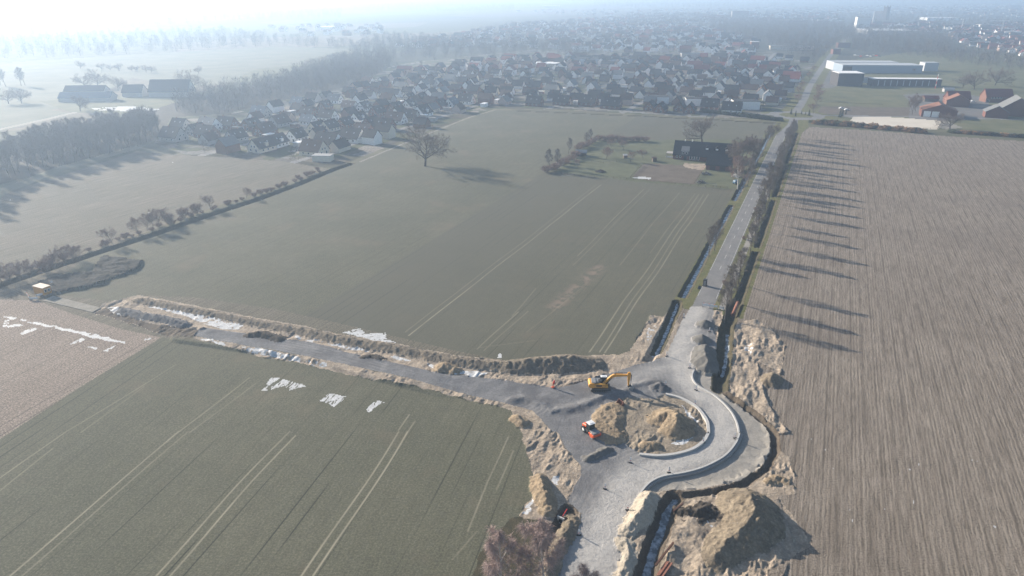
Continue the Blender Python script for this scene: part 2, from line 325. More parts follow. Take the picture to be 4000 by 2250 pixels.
    for ln_,hh_,ww_ in ((QL(2,2,[(0,1130),(120,1110),(250,1150),(400,1240),(640,1205),(860,1115),(1010,1050),(1130,1040)]),.5,1.3),(QL(2,2,[(1200,990),(1320,960),(1440,940)]),.45,1.2)):
        d,_,_=pdist(X,Y,ln_,5); d=d+(fbm(X,Y,1.6,611,3)-.5)*1.2; Hh[gmm]+=(hh_*np.exp(-(d/ww_)**2))[gmm]
    Hh[gmm]+=((fbm(X,Y,3.0,81,4)-.5)*.22)[gmm]
    # banks, heaps, piles: each keeps its own id so that it becomes a thing of its own
    pid=np.full(n,-1,np.int16); piles=[]; fine=fbm(X,Y,.75,333,2)
    def heap(name,label,mat,pts,hs,wd,seed=1,flat=0.,rough=.3,group=None,cat='heap',zf=1.0):
        """pts: crest points ((world xy)), hs: heights, wd: foot distance"""
        base=0; reach=max(wd) if hasattr(wd,'__len__') else wd
        line=pts if len(pts)>1 else [pts[0],(pts[0][0]+.05,pts[0][1])]
        d,par,_=pdist(X,Y,line,reach+2)
        hh=np.interp(par,range(len(line)),hs if len(hs)>1 else [hs[0]]*len(line)); ww=np.interp(par,range(len(line)),wd) if hasattr(wd,'__len__') else wd
        dn=d+(fbm(X,Y,2.0,seed*7+3,3)-.5)*rough*2*np.minimum(1,d/ (reach*.5))
        q=np.clip(1-dn/ww,0,1); q=np.clip(q/(1-flat),0,1)
        h=hh*(q-.035*np.exp(-(dn/(.14*ww))**2)*(flat==0))*(1+ (fbm(X,Y,1.8,seed*5+1,4)-.5)*rough*1.5)-(np.abs(fbm(X,Y,1.1,seed*9+5,3)-.5)*2)*rough*.7*np.sqrt(np.clip(q,0,1))+(fine-.5)*.42*np.minimum(1,hh)*(q>.02)
        m=(h>.12)&(h>Hh-.05)
        piles.append((name,label,mat,group,cat)); k=len(piles)-1
        Hh[m]=np.maximum(Hh,h)[m]; pid[m]=k; cls[m]=-1
        return m
    z=1.7
    bank=QL(0,2,[(1385,78),(1700,135),(2000,190),(2574,305)],z)+QL(1,2,[(450,382),(870,475),(1400,562),(1700,620),(2000,682),(2400,728)],z)+QL(2,2,[(0,722),(300,708),(600,688),(800,690)],2.2)
    heap('earth_bank','long topsoil bank between the green field and the new gravel roadway','bank',bank,[1.05]*4+[1.2]*5+[1.5,2.0,2.5,2.5,1.6],[2.5]*4+[2.8]*6+[4.2,5,5.4,4.4],3,rough=.35,cat='earth bank')
    def hp(c,r,l,z): return QL(c,r,l,z)
    heap('gravel_pile','long dark gravel windrow beside the long snow strip','gravel_dark',hp(0,2,[(1230,205),(1400,250),(1640,290),(1840,345)],1),[1.3,1.2,1.5,1.0],2.6,5,cat='gravel pile')
    heap('soil_heap','dark flat soil heap at the far end of the new gravel roadway','mud',hp(1,2,[(-70,450),(60,440),(230,490)],1.4),[1.5,1.8,1.5],3.0,6)
    heap('soil_heap','dark round soil heap halfway along the new gravel roadway','mud',hp(1,2,[(1080,675),(1160,665),(1240,690)],1.2),[1.2,1.4,1.1],2.4,7)
    heap('soil_heap','tan sandy heap with shaded side below the long topsoil bank','sandh',hp(1,2,[(1850,790),(1890,755),(1990,790)],1.2),[1.0,1.8,1.2],2.5,8,rough=.5)
    heap('gravel_pile','low dark gravel heap between excavator and roundabout kerb','gravel_dark',hp(2,2,[(1440,965),(1490,950),(1520,980)],1.),[.9,1.3,.9],2.0,9,cat='gravel pile')
    heap('gravel_pile','long narrow gravel windrow left of the roundabout ring','gravel',hp(2,3,[(760,245),(860,205),(960,155)],.8),[.8,1.0,1.0],1.5,10,cat='gravel pile')
    heap('gravel_pile','farthest cone shaped gravel pile beside the gravel roadway','gravel',hp(2,2,[(1948,312)],2.0),[2.1],3.0,11,rough=.1,cat='gravel pile',group='gravel piles beside the roadway')
    heap('gravel_pile','middle cone shaped gravel pile between two other gravel piles','gravel',hp(2,2,[(1915,462)],2.0),[2.1],3.0,12,rough=.1,cat='gravel pile',group='gravel piles beside the roadway')
    heap('gravel_pile','largest gravel pile with several humps next to the kerb start','gravel',hp(2,2,[(1945,560),(1935,620),(1950,690),(1975,730)],2.2),[2.3,2.5,2.7,2.0],[3.2,3.6,4.0,3.4],13,rough=.25,cat='gravel pile',group='gravel piles beside the roadway')
    heap('sand_heap','flat topped sand heap on the left part of the roundabout island','sandh',hp(2,2,[(1010,1190),(960,1280),(940,1380),(1000,1449)],.9),[.7,.9,1.0,.9],[3.4,4.2,4.2,3.8],14,flat=.5,rough=.3,cat='sand heap')
    heap('sand_heap','tall tan sand heap on the roundabout island beside the kerb ring','sandh',hp(2,2,[(1480,1235),(1580,1215),(1640,1265),(1650,1335)],2.4),[1.3,2.3,2.9,2.4],[3.4,4.4,5.0,4.4],15,rough=.45,cat='sand heap')
    heap('soil_heap','small brown soil heap at the front of the roundabout island','sandh',hp(2,3,[(1340,110),(1430,115)],.8),[1.0,1.1],1.7,16)
    heap('sand_heap','small tan sand heap at the corner of the green crop field','sandh',hp(2,2,[(55,1290),(90,1320)],1.),[1.5,1.2],2.2,17,rough=.4,cat='sand heap')
    heap('soil_heap','tan soil ridge with dark shaded side beside the crop field edge','sandh',hp(2,3,[(275,425),(300,520),(330,620),(360,720)],1.7),[1.8,2.2,2.0,1.3],[2.3,2.6,2.6,2.2],18,rough=.5)
    heap('soil_heap','brown soil bank between pipe headwall and gravel roadway','earthh',hp(2,3,[(600,840),(560,980),(470,1130),(380,1320),(310,1560)],.9),[.7,1.1,1.2,1.2,1.2],1.9,19,rough=.6)
    heap('sand_bank','pale sand bank between the gravel roadway and the watery trench','sandpale',hp(2,3,[(1385,590),(1340,690),(1290,790),(1220,860),(1150,930)],1.7),[1.4,1.9,2.0,1.7,.9],[2.0,2.4,2.6,2.3,1.9],20,rough=.55,cat='sand bank')
    heap('sand_bank','low lumpy sand bank near the bottom end of the gravel roadway','sandpale',hp(2,3,[(1130,1090),(1180,1200),(1130,1330),(1080,1500)],.6),[.8,.8,.8,1.0],1.8,21,rough=.6,cat='sand bank')
    heap('soil_heap','small pointed soil heap standing alone on the ploughed field','earthh',[G(3020,1455,2.0),G(3012,1470,1.9)],[2.1,1.8],2.9,22,rough=.35)
    heap('soil_heap','largest soil heap casting a broad shadow on the ploughed field','earthh',hp(2,3,[(2390,650),(2440,790),(2370,910),(2180,1020),(2060,1150)],3.2),[3.9,4.0,3.2,2.3,1.7],[6.3,6.2,5.2,4.2,3.2],23,rough=.3)
    heap('soil_heap','dark clodded soil heap left of the largest soil heap','mud',hp(2,3,[(1700,770),(1850,800),(1980,760),(2060,800)],.9),[.8,1.2,1.1,.9],2.4,24,rough=.9)
    heap('soil_heap','low yellow brown soil heap at the edge of the ploughed field','sandh',hp(3,3,[(180,480),(100,440),(20,480)],.7),[.6,.7,.6],2.0,25,rough=.8)
    # bed of dark scrub modelled as ground lumps, its shade put into the colour
    m=inpoly(jx,jy,QL(0,1,[(850,1310),(1000,1140),(1250,1150),(1430,1180),(1400,1240),(1200,1370),(900,1449),(720,1449),(640,1400)])+[])
    rg=inpoly(jx,jy,QL(0,1,[(930,1290),(1010,1150),(1060,1140),(1250,1160),(1430,1175),(1400,1250),(1330,1290),(1100,1370),(1040,1400),(900,1440)])+QL(0,2,[(560,60),(440,10)])+QL(0,1,[(380,1400),(700,1320)]))&(T<-100)
    hr=(.25+.9*fbm(X,Y,3.5,301,3)+.5*(1-np.abs(fbm(X*.35+Y*.2,Y-X*.3,2.5,303,3)-.5)*4))*.9; piles.append(('brush_bed','broad bed of dark shaded brush, built as lumpy ground, beside the long ditch','spoil',None,'brush bed')); Hh[rg]=np.maximum(.3,hr+.3*(fine-.5))[rg]; pid[rg]=len(piles)-1; cls[rg]=-1
    # ---- snow
    def snow(poly,thr=.5,sc=1.2,sd_=91,ax=None):
        mm=inpoly(jx,jy,poly)&(pid<0); f=fbm(X,Y,sc,sd_,3) if ax is None else fbm(X*.97-Y*.244,(X*.244+Y*.97)*.2,sc,sd_,3); cls[mm&(f>thr)]=ID['snow']
    snow(QL(0,2,[(1480,190),(1650,180),(1900,250),(2200,320),(2450,380),(2380,420),(2200,410),(2050,360),(1900,300),(1700,235)]),.34)
    snow(QL(0,2,[(1070,190),(1180,190),(1180,215),(1250,250),(1500,330),(1440,330),(1130,260)]),.42)
    snow(QL(0,2,[(2000,530),(2150,530),(2290,585),(2250,600),(2100,560)]),.4)
    snow(QL(0,2,[(2430,610),(2574,630),(2574,665),(2450,635)])+[],.3)
    snow(QL(1,2,[(0,620),(430,710),(430,745),(0,660)]),.36)
    snow(QL(1,2,[(490,740),(700,775),(690,800),(580,785)]),.36)
    snow(QL(1,2,[(280,465),(560,515),(690,550),(600,560),(360,505)]),.5)
    snow(QL(1,2,[(700,555),(900,585),(1140,635),(900,615),(760,580)]),.3)
    snow(QL(1,2,[(1340,680),(1440,690),(1580,745),(1460,745)]),.45)
    snow(QL(1,2,[(1720,770),(1800,780),(1780,810)]),.3)
    snow(QL(1,2,[(1860,845),(2100,825),(2320,855),(2200,905),(2100,880)]),.42)
    snow(QL(1,2,[(860,450),(1050,405),(1090,460),(1290,450),(1320,510),(1400,545),(1300,545),(1100,510)]),.33,.8)
    snow(QL(1,2,[(50,1030),(110,930),(180,895),(330,925),(500,985),(330,1035),(290,990),(180,1010),(120,1035)]),.43,.45,92,1)
    snow(QL(1,2,[(640,1140),(720,1065),(910,1090),(790,1190),(700,1160)]),.43,.45,93,1)
    snow(QL(1,2,[(1105,1225),(1170,1130),(1280,1150),(1200,1200),(1140,1245)]),.40,.8,94,1)
    snow(QL(1,2,[(2410,700),(2450,655),(2475,665),(2470,710)]),.4,.8,95)
    snow(QL(0,2,[(30,280),(350,340),(620,400),(940,470),(1260,545),(1250,560),(1100,540),(700,445),(300,350),(40,295)]),.30,2)
    snow(QL(0,2,[(195,470),(230,430),(350,400),(360,415),(240,470)]),.36)
    snow(QL(0,2,[(690,565),(740,535),(830,500),(850,520),(790,555)]),.36); snow(QL(0,2,[(1015,640),(1100,600),(1160,575),(1080,640)]),.36)
    snow(QL(0,2,[(10,380),(40,330),(120,310),(60,350),(240,380),(60,400)]),.45); snow(QL(0,2,[(870,585),(985,605),(970,620),(880,600)]),.3)
    snow(QL(0,2,[(1250,505),(1480,500),(1530,515),(1420,540),(1280,515)]),.55)
    snow(QL(2,2,[(1380,400),(1450,370),(1400,500),(1330,560),(1340,480)]),.55); snow(QL(2,2,[(2340,550),(2420,560),(2400,680),(2330,640)]),.45)
    snow(QL(2,2,[(1400,645),(1480,650),(1470,670),(1410,665)]),.3); snow(QL(2,2,[(1690,1180),(1790,1270),(1880,1340),(1850,1360),(1740,1260)]),.45)
    snow(QL(2,3,[(1590,130),(1700,60),(1830,70),(1740,120),(1660,145)]),.38); snow(QL(2,3,[(415,440),(465,440),(470,540),(420,520)]),.25)
    snow(QL(2,3,[(100,820),(200,690),(240,610),(240,650),(150,830)]),.35); snow(QL(2,3,[(1900,800),(2020,820),(2060,1010),(1950,900)]),.62)
    snow(PP([(230,273),(330,268),(410,277),(330,281),(240,278)]),.3,9)
    snow([Zm(2100,530,5.843,*p) for p in [(2150,965),(2360,945),(2571,965),(2560,1010),(2300,990)]],.35,3)
    pl=(cls==ID['ploughed_field'])&(Y<125)&(X>38)&(fbm(T*3.2,S*.5,1.5,97,2)>.93); cls[pl]=ID['snow']
    hf=(cls==ID['harrowed_field'])&(fbm(X,Y,2.4,98,2)>.94); cls[hf]=ID['snow']
    # ---- lines on the fields
    cell=np.repeat(np.maximum(np.diff(ys,append=ys[-1]+50)*.35,.00128*dep),nc)
    def line_mask(poly,wd,amp,chan,seed=0,fade=.35):
        d,_,_=pdist(X+(vnoise(X,Y,28,77)-.5)*1.1,Y,poly,3); a=np.clip((np.maximum(wd,cell*.9)-d)/cell,0,1)*np.clip(wd*.8/cell,0,1)**.7
        a*=amp*(1-fade*fbm(X,Y,6,seed+200,2)*1.6); m1[:,chan]=np.maximum(m1[:,chan],a)
    wt=(cls==ID['wheat_field'])
    for a,b,amp in [((2,1,850,408),(1,2,1510,440),.45),((2,1,895,410),(1,2,1545,475),1.),((2,1,1325,455),(2,1,640,1130),.7),((2,1,1385,455),(2,1,600,1220),.4),((2,1,1680,485),(2,1,1070,1220),.5),
        ((2,1,1835,497),(2,1,1380,1100),.5),((2,1,1872,505),(2,2,780,640),.9),((2,1,1920,505),(2,2,880,640),.7),((2,1,1970,500),(2,2,930,650),.9),((2,2,0,280),(2,2,240,0),.4),((2,2,160,440),(2,2,700,0),.25),((2,2,280,520),(1,2,2240,600),.2),((1,2,2240,610),(2,2,60,240),.55),((1,2,2310,625),(2,2,160,230),.4)]:
        line_mask([Q(*a),Q(*b)],.28,amp,0,int(a[2]))
    for a,b,amp in [((0,3,70,1449),(0,3,1780,0),.9),((0,3,190,1449),(0,3,1880,0),.45),((1,3,450,1449),(1,3,1430,0),.85),((1,3,570,1449),(1,3,1520,0),1.),((0,3,0,465),(0,3,650,0),.6),((0,3,0,590),(0,3,520,170),.5),((0,2,640,1449),(0,2,1760,770),.6),((0,2,800,1449),(0,2,1440,980),.35),((1,3,2110,1000),(1,3,2310,500),.6),((1,3,2310,500),(1,3,2530,50),.55),((1,3,1960,1280),(1,3,2200,1000),.35),((1,3,2400,580),(1,3,2574,190),.5),((1,2,1430,1430),(1,2,1550,1270),.8),((1,2,1520,1449),(1,2,1600,1340),.6),((0,3,1540,1449),(1,3,340,0),.7),((0,3,1680,1449),(1,3,400,40),.8),((0,2,1780,1449),(0,2,2500,900),.7),((0,2,1900,1449),(0,2,2560,960),.4)]:
        line_mask([Q(*a),Q(*b)],.25,amp,0,int(a[2]))
    # drill rows: thin dark lines
    for cl_,ang,sp in (('wheat_field',AX,3.0),('crop_field',math.radians(75.9),3.1),('stubble_field',math.radians(72),3.4)):
        t_=X*math.sin(ang)-Y*math.cos(ang); s_=X*math.cos(ang)+Y*math.sin(ang); ph=t_/sp; k=np.round(ph); dd=np.abs(ph-k)*sp
        on=_h(k,np.zeros_like(k),5); wdt=.1+.12*on
        a=np.clip((np.maximum(wdt,cell*.7)-dd)/cell,0,1)*np.clip(wdt/cell,0,1)*(on>.35)*(.4+.6*on)*sstep(.35,.6,vnoise(s_,k*31,22,8))
        mm=cls==ID[cl_]; m1[mm,1]=np.maximum(m1[mm,1],a[mm])
    a0=Q(1,1,2574,480); t0=(a0[0]-81.4)*SA-(a0[1]-241.5)*CA
    m1[wt,2]=(.75*sstep(t0-.6,t0+.6,T)*(1-.45*sstep(t0+8,t0+75,T)))[wt]
    d,_,_=pdist(X,Y,[Q(2,1,880,1240),Q(2,2,430,190)],12); m1[wt,3]=(.7*np.exp(-(d/2.2)**2)*sstep(.4,.62,fbm(X,Y,1.6,401,4)))[wt]
    # plough furrow coordinate, bent round the roundabout
    ra=np.hypot(X-33,Y-131)-4.5; wb=.0; u=T*(1-wb)+ra*wb
    m1[~wt,3]=u[~wt]
    # dust of the haul track
    tr=QL(2,2,[(1950,60),(1850,200),(1760,380),(1700,560),(1690,700),(1740,880),(1850,1030),(2010,1140),(2110,1260),(2140,1400)])+QL(2,3,[(2120,60),(1960,200),(1640,320),(1380,380),(1180,490),(1060,650),(950,880),(860,1120),(760,1380),(700,1560)])
    d,_,_=pdist(X,Y,tr,14); dust=np.exp(-(d/3.8)**2)
    d,_,_=pdist(X,Y,QL(2,2,[(1690,760),(1400,830),(1200,900)]),14); dust=np.maximum(dust,.5*np.exp(-(d/3.)**2))
    d,_,_=pdist(X,Y,QL(2,3,[(1000,900),(950,1150),(900,1500)]),14); dust=np.maximum(dust,.75*np.exp(-(d/4.)**2))
    gq=cls==ID['gravel_roadway']; m1[gq,2]=np.clip(dust*(.65+.9*fbm(X,Y,2.5,111,4)),0,1)[gq]
    # east haze-grey blotch: nothing. crossing patches of sand in wheat (worked corner)
    ds,_,_=pdist(X,Y,strip,16); st1=np.where(ds<14,.5+.5*np.sin(ds*2*PI/1.15+2.5*fbm(X,Y,9,601,2)),0)*(ds<12); st2=np.where(d<20,.5+.5*np.sin(d*2*PI/1.25),0)
    dtr,_,_=pdist(X,Y,tr,12); st2=np.where(dtr<11,.5+.5*np.sin(dtr*2*PI/1.2+2*fbm(X,Y,8,602,2)),0)
    trk=np.maximum(st1**3*sstep(.35,.6,fbm(X,Y,7,603,3)),st2**2*.9); m1[gq,0]=(.24*trk*sstep(.4,.6,fbm(X,Y,3.5,605,3)))[gq]; m1[gq,1]=(.5*sstep(.55,.75,fbm(X,Y,5,604,4)))[gq]
    fs=(cls==0)&(Y<92); cls[fs&(X<6)]=ID['crop_field']; cls[(Y<86.5)&(np.abs(X-(11.0+(Y-82)*.449))<5.6)&((cls==0)|(cls==ID['crop_field'])|(cls==ID['ploughed_field']))]=ID['gravel_roadway']
    fl=(cls==0)&(Y<262); cls[fl&(X>0)]=ID['ploughed_field']; cls[fl&(X<=0)]=ID['harrowed_field']
    # ---- faces
    i0=(np.arange(nr-1)[:,None]*nc+np.arange(nc-1)[None,:]).ravel()
    quads=np.stack([i0,i0+1,i0+nc+1,i0+nc],1)
    fc=cls[i0].copy(); fp=pid[i0].copy(); 
    co=np.stack([X,Y,Hh],1)
    def emit(name,sel,mat,label=None,cat=None,group=None,kind=None,place=False):
        q=quads[sel]
        if len(q)==0: return None
        us,inv=np.unique(q,return_inverse=True); inv=inv.reshape(-1); vs=co[us].copy(); off=np.zeros(3)
        if place: off=np.array([vs[:,0].mean(),vs[:,1].mean(),0.0]); vs-=off
        me=D.meshes.new(name); me.vertices.add(len(us)); me.vertices.foreach_set('co',vs.ravel())
        me.loops.add(len(q)*4); me.loops.foreach_set('vertex_index',inv.astype(np.int32)); me.polygons.add(len(q))
        me.polygons.foreach_set('loop_start',np.arange(0,len(q)*4,4,dtype=np.int32)); me.polygons.foreach_set('use_smooth',np.ones(len(q),bool))
        me.update(calc_edges=True)
        at=me.color_attributes.new('lines','FLOAT_COLOR','POINT'); at.data.foreach_set('color',m1[us].ravel())
        me.materials.append(mat); o=D.objects.new(name,me); C.objects.link(o); o.location=off
        return tag(o,label,cat,group,kind)
    for nm,k in ID.items():
        mt=GM[nm]; 
        emit(nm,fc==k,mt,kind='stuff' if nm=='snow' else 'structure',label={'snow':'thin white snow lying in patches on the fields and site'}.get(nm),cat='snow' if nm=='snow' else None)
    for k,(nm,lb,mt,gr,ct) in enumerate(piles):
        emit(nm,fp==k,GM['_'+mt],label=lb,cat=ct,group=gr,place=True)
    return co.reshape(nr,nc,3)
# ------------------------------------------------------------------ ground materials
GM={}
def soil(name,a,b,sc=.5,bs=6,bump=.5,bd=.15,fine=.35,extra=None,rough=.95):
    k=NT(name,rough,.15); f=k.noise(sc,6,.65); g=k.noise(bs,5,.75)
    c=k.mix(k.ramp(f,[(.32,0),(.68,1)]),a,b)
    c=k.mix(k.ramp(g,[(.35,fine),(.6,0)]),c,tuple(x*.35 for x in a))  # dark grain doubles as crevice shade painted into the bump's lows
    c=k.mix(k.ramp(g,[(.55,0),(.75,fine)]),c,tuple(min(1,x*1.5) for x in b))
    if extra: c=extra(k,c,f,g)
    k.bump(g,bump,bd); k.col(c); return k.m
def field_mat(name,a,b,linecol=(.36,.33,.25),darkcol=(.03,.035,.025),fine=.25,sc=.02,ang=AX,stripe=.0,patch=None):
    k=NT(name,.95,.12); r,g_,b_,al=k.chan('lines')
    big=k.noise(sc*1.3,6,.65); mid=k.noise(.35,4,.7); fi=k.noise(2.4,4,.85)
    st=k.noise(1.0,3,.6,k.mapping(-ang,(.06,1.6,1)))
    c=k.mix(k.ramp(big,[(.35,0),(.65,1)]),a,b)
    c=k.mix(k.ramp(mid,[(.4,.25),(.62,0)]),c,tuple(x*.6 for x in a))
    c=k.mix(k.ramp(st,[(.38,stripe),(.6,0)]),c,tuple(x*.55 for x in a))
    c=k.mix(k.ramp(fi,[(.38,min(1,fine*1.5)),(.52,0)]),c,tuple(x*.35 for x in a))
    c=k.mix(k.ramp(fi,[(.50,0),(.64,min(1,fine*1.5))]),c,tuple(min(1,x*1.7) for x in b))
    if patch: c=patch(k,c)
    if name=='wheat field': c=k.mix(b_,c,(.105,.102,.079)); c=k.mix(al,c,(.24,.185,.15))
    c=k.mix(g_,c,darkcol); c=k.mix(r,c,linecol)
    k.bump(fi,.5,.12); k.col(c); return k.m
def brown_patch(k,c):
    n=k.noise(.045,5,.6); return k.mix(k.ramp(n,[(.56,0),(.72,.55)]),c,(.17,.14,.10))
GM['wheat_field']=field_mat('wheat field',(.112,.112,.080),(.150,.144,.103),stripe=.25,patch=brown_patch)
GM['crop_field']=field_mat('crop field',(.112,.113,.080),(.146,.141,.100),stripe=.3,ang=math.radians(75.9),fine=.27,patch=brown_patch)
GM['stubble_field']=field_mat('stubble field',(.235,.19,.155),(.31,.255,.21),darkcol=(.06,.05,.045),stripe=.5,ang=math.radians(72),fine=.5,sc=.05)
GM['harrowed_field']=field_mat('harrowed field',(.15,.14,.105),(.21,.18,.14),stripe=.85,ang=math.radians(62),fine=.3)
def plough():
    k=NT('ploughed field',.95,.12); r,g_,b_,al=k.chan('lines')
    wob=k.noise(.35,3,.6); u=k.math('ADD',al,k.math('MULTIPLY',k.math('SUBTRACT',wob,.5),.45))
    cx=k.n.new('ShaderNodeCombineXYZ'); k.lk(u,cx.inputs[0])
    sx=k.n.new('ShaderNodeSeparateXYZ'); k.lk(k.mapping(-AX),sx.inputs[0]); k.lk(k.math('MULTIPLY',sx.outputs[0],.06),cx.inputs[1])
    fur=k.math('SINE',k.math('MULTIPLY',u,2*PI/.78)); fur=k.math('MULTIPLY_ADD',fur,.5,.5)
    st=k.noise(2.9,4,.8,cx.outputs[0]); fi=k.noise(3.0,5,.85); big=k.noise(.018,4,.65); clod=k.noise(1.1,4,.7)
    st2=k.noise(.8,3,.6,cx.outputs[0])
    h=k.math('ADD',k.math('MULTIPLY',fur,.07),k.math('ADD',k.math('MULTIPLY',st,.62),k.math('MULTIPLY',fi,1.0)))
    c=k.mix(k.ramp(big,[(.35,0),(.65,1)]),(.30,.258,.215),(.375,.325,.272))
    c=k.mix(k.ramp(st2,[(.42,.35),(.55,0)]),c,(.15,.12,.095))
    c=k.mix(k.ramp(big,[(.50,0),(.66,.55)]),c,(.19,.16,.135))
    ln=k.math('POWER',k.math('MULTIPLY_ADD',k.math('SINE',k.math('MULTIPLY',u,2*PI/2.75)),.5,.5),14.0); c=k.mix(k.math('MULTIPLY',ln,k.ramp(st2,[(.35,.75),(.6,.15)])),c,(.10,.085,.07))
    ln2=k.math('POWER',k.math('MULTIPLY_ADD',k.math('SINE',k.math('MULTIPLY',u,2*PI/.92)),.5,.5),3.0); c=k.mix(k.math('MULTIPLY',ln2,.28),c,(.13,.11,.09))
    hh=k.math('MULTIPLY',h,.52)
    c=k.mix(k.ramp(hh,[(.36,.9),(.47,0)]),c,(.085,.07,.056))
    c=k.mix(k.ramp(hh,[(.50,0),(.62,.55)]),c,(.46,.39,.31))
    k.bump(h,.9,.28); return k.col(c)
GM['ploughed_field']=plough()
def farmland():
    k=NT('farmland',.95,.1); v=k.n.new('ShaderNodeTexVoronoi'); v.inputs['Scale'].default_value=.0035; k.lk(k.mapping(.4,(1,.55,1)),v.inputs['Vector'])
    s=k.n.new('ShaderNodeSeparateColor'); k.lk(v.outputs['Color'],s.inputs[0])
    c=k.ramp(s.outputs[0],[(0,(.10,.11,.07)),(.3,(.16,.15,.10)),(.55,(.09,.10,.05)),(.8,(.22,.18,.14)),(1,(.13,.13,.09))])
    f=k.noise(.05,6,.7); c=k.mix(k.ramp(f,[(.4,.5),(.6,0)]),c,(.05,.05,.035)); return k.col(c)
GM['farmland']=farmland()
GM['pale_field']=soil('pale field',(.13,.135,.09),(.19,.18,.13),.03,.8,.2,.1,.2)
GM['meadow']=soil('meadow',(.10,.11,.055),(.165,.155,.085),.06,1.5,.3,.15,.3)
def village():
    k=NT('village plots',.95,.1); v=k.n.new('ShaderNodeTexVoronoi'); v.inputs['Scale'].default_value=.085; v.distance='CHEBYCHEV'; k.lk(k.mapping(-AX),v.inputs['Vector'])
    s=k.n.new('ShaderNodeSeparateColor'); k.lk(v.outputs['Color'],s.inputs[0])
    c=k.ramp(s.outputs[0],[(0,(.06,.075,.035)),(.3,(.12,.125,.065)),(.5,(.07,.065,.05)),(.65,(.22,.21,.195)),(.8,(.10,.085,.06)),(1,(.30,.27,.24))])
    f=k.noise(.5,5,.7); c=k.mix(k.ramp(f,[(.4,.6),(.6,0)]),c,(.04,.04,.03)); return k.col(c)
GM['village_ground']=village()
GM['town_ground']=soil('town ground',(.05,.055,.04),(.10,.095,.07),.02,.25,.3,.2,.6)
GM['forest_floor']=soil('forest floor',(.045,.04,.03),(.085,.07,.05),.2,1.5,.5,.2,.5)
GM['garden_lawn']=soil('garden lawn',(.085,.095,.052),(.14,.145,.085),.12,2.,.3,.1,.3)
GM['paddock']=soil('paddock',(.11,.09,.07),(.17,.14,.11),.15,2.,.4,.15,.4)
GM['riding_arena']=soil('riding arena',(.55,.50,.42),(.62,.57,.49),.1,3.,.2,.05,.08)
GM['verge']=soil('verge grass',(.10,.115,.04),(.21,.185,.085),.35,3.5,.8,.2,.6)
GM['ditch']=soil('ditch bank',(.055,.055,.035),(.11,.09,.055),.5,4,.8,.2,.6)
GM['mud_ground']=soil('wet earth',(.085,.07,.055),(.16,.13,.10),.5,4,.8,.2,.5)
GM['sand_ground']=soil('dug sand',(.25,.21,.17),(.52,.43,.335),.3,1.5,1.,.4,.42)
GM['island_ground']=soil('island sand',(.22,.19,.155),(.37,.31,.235),.35,1.6,1.,.35,.4)
GM['footpath']=soil('compacted grit',(.27,.255,.23),(.36,.335,.30),.4,3.5,.7,.15,.3)
GM['yard_paving']=soil('paved yard',(.13,.13,.13),(.19,.18,.17),.1,2.,.2,.05,.3)
GM['lane']=soil('field lane',(.22,.205,.175),(.30,.28,.24),.3,2.,.3,.1,.3)
GM['snow']=soil('old snow',(.46,.47,.48),(.66,.67,.68),.8,1.8,.4,.1,.45,rough=.7)
k=NT('ditch ice',.18,.5); f=k.noise(.9,4,.6); GM['water']=k.col(k.mix(k.ramp(f,[(.4,0),(.62,1)]),(.10,.12,.14),(.42,.46,.50)))
def road_m():
    k=NT('asphalt',.85,.25); f=k.noise(.25,5,.6); g=k.noise(14,3,.7); st=k.noise(.8,4,.6,k.mapping(-AX,(.05,1.5,1)))
    c=k.mix(k.ramp(f,[(.35,0),(.65,1)]),(.17,.168,.17),(.22,.215,.21)); c=k.mix(k.ramp(st,[(.5,0),(.7,.4)]),c,(.30,.285,.265)); c=k.mix(k.ramp(g,[(.4,.3),(.6,0)]),c,(.08,.08,.08)); return k.col(c)
GM['road']=road_m()
def dusty(k,c,f,g):
    r,g_,b_,al=k.chan('lines'); st=k.noise(1.4,4,.7)
    w=k.math('MULTIPLY',b_,k.ramp(st,[(.25,.5),(.7,1.3)])); c=k.mix(g_,c,(.10,.10,.107)); c=k.mix(r,c,(.33,.32,.31)); c=k.mix(k.math('MINIMUM',w,1.0),c,(.43,.415,.395)); return k.mix(k.math('MULTIPLY',r,.8),c,(.36,.34,.31))
GM['gravel_roadway']=soil('crushed grey gravel',(.15,.152,.16),(.235,.233,.235),.3,2.2,.9,.2,.4,dusty)
GM['earth_bank']=None; GM['gravel_pile']=None; GM['soil_heap']=None
GM['_bank']=soil('topsoil bank',(.12,.105,.085),(.28,.235,.18),.4,2.,1.,.3,.4)
GM['_gravel']=soil('pile of grit',(.12,.118,.112),(.175,.168,.155),.5,6,.8,.1,.25)
GM['_gravel_dark']=soil('pile of dark grit',(.10,.10,.105),(.17,.165,.165),.5,4,.9,.15,.35)
GM['_mud']=soil('dark soil heap',(.055,.048,.042),(.115,.097,.08),.6,3.,1.,.3,.5)
GM['_sandh']=soil('tan sand heap',(.23,.18,.125),(.41,.32,.22),.45,1.7,1.,.4,.4)
GM['_spoil']=soil('dark spoil',(.03,.03,.028),(.065,.06,.052),.4,1.7,1.,.4,.45)  # near-black tone paints scrub lying in shade onto the lumps
GM['_earthh']=soil('brown soil heap',(.17,.14,.105),(.32,.265,.195),.4,1.7,1.,.4,.45)
GM['_sandpale']=soil('pale sand bank',(.36,.32,.26),(.50,.44,.36),.5,3.2,.9,.2,.35)
TERR=build_ground()
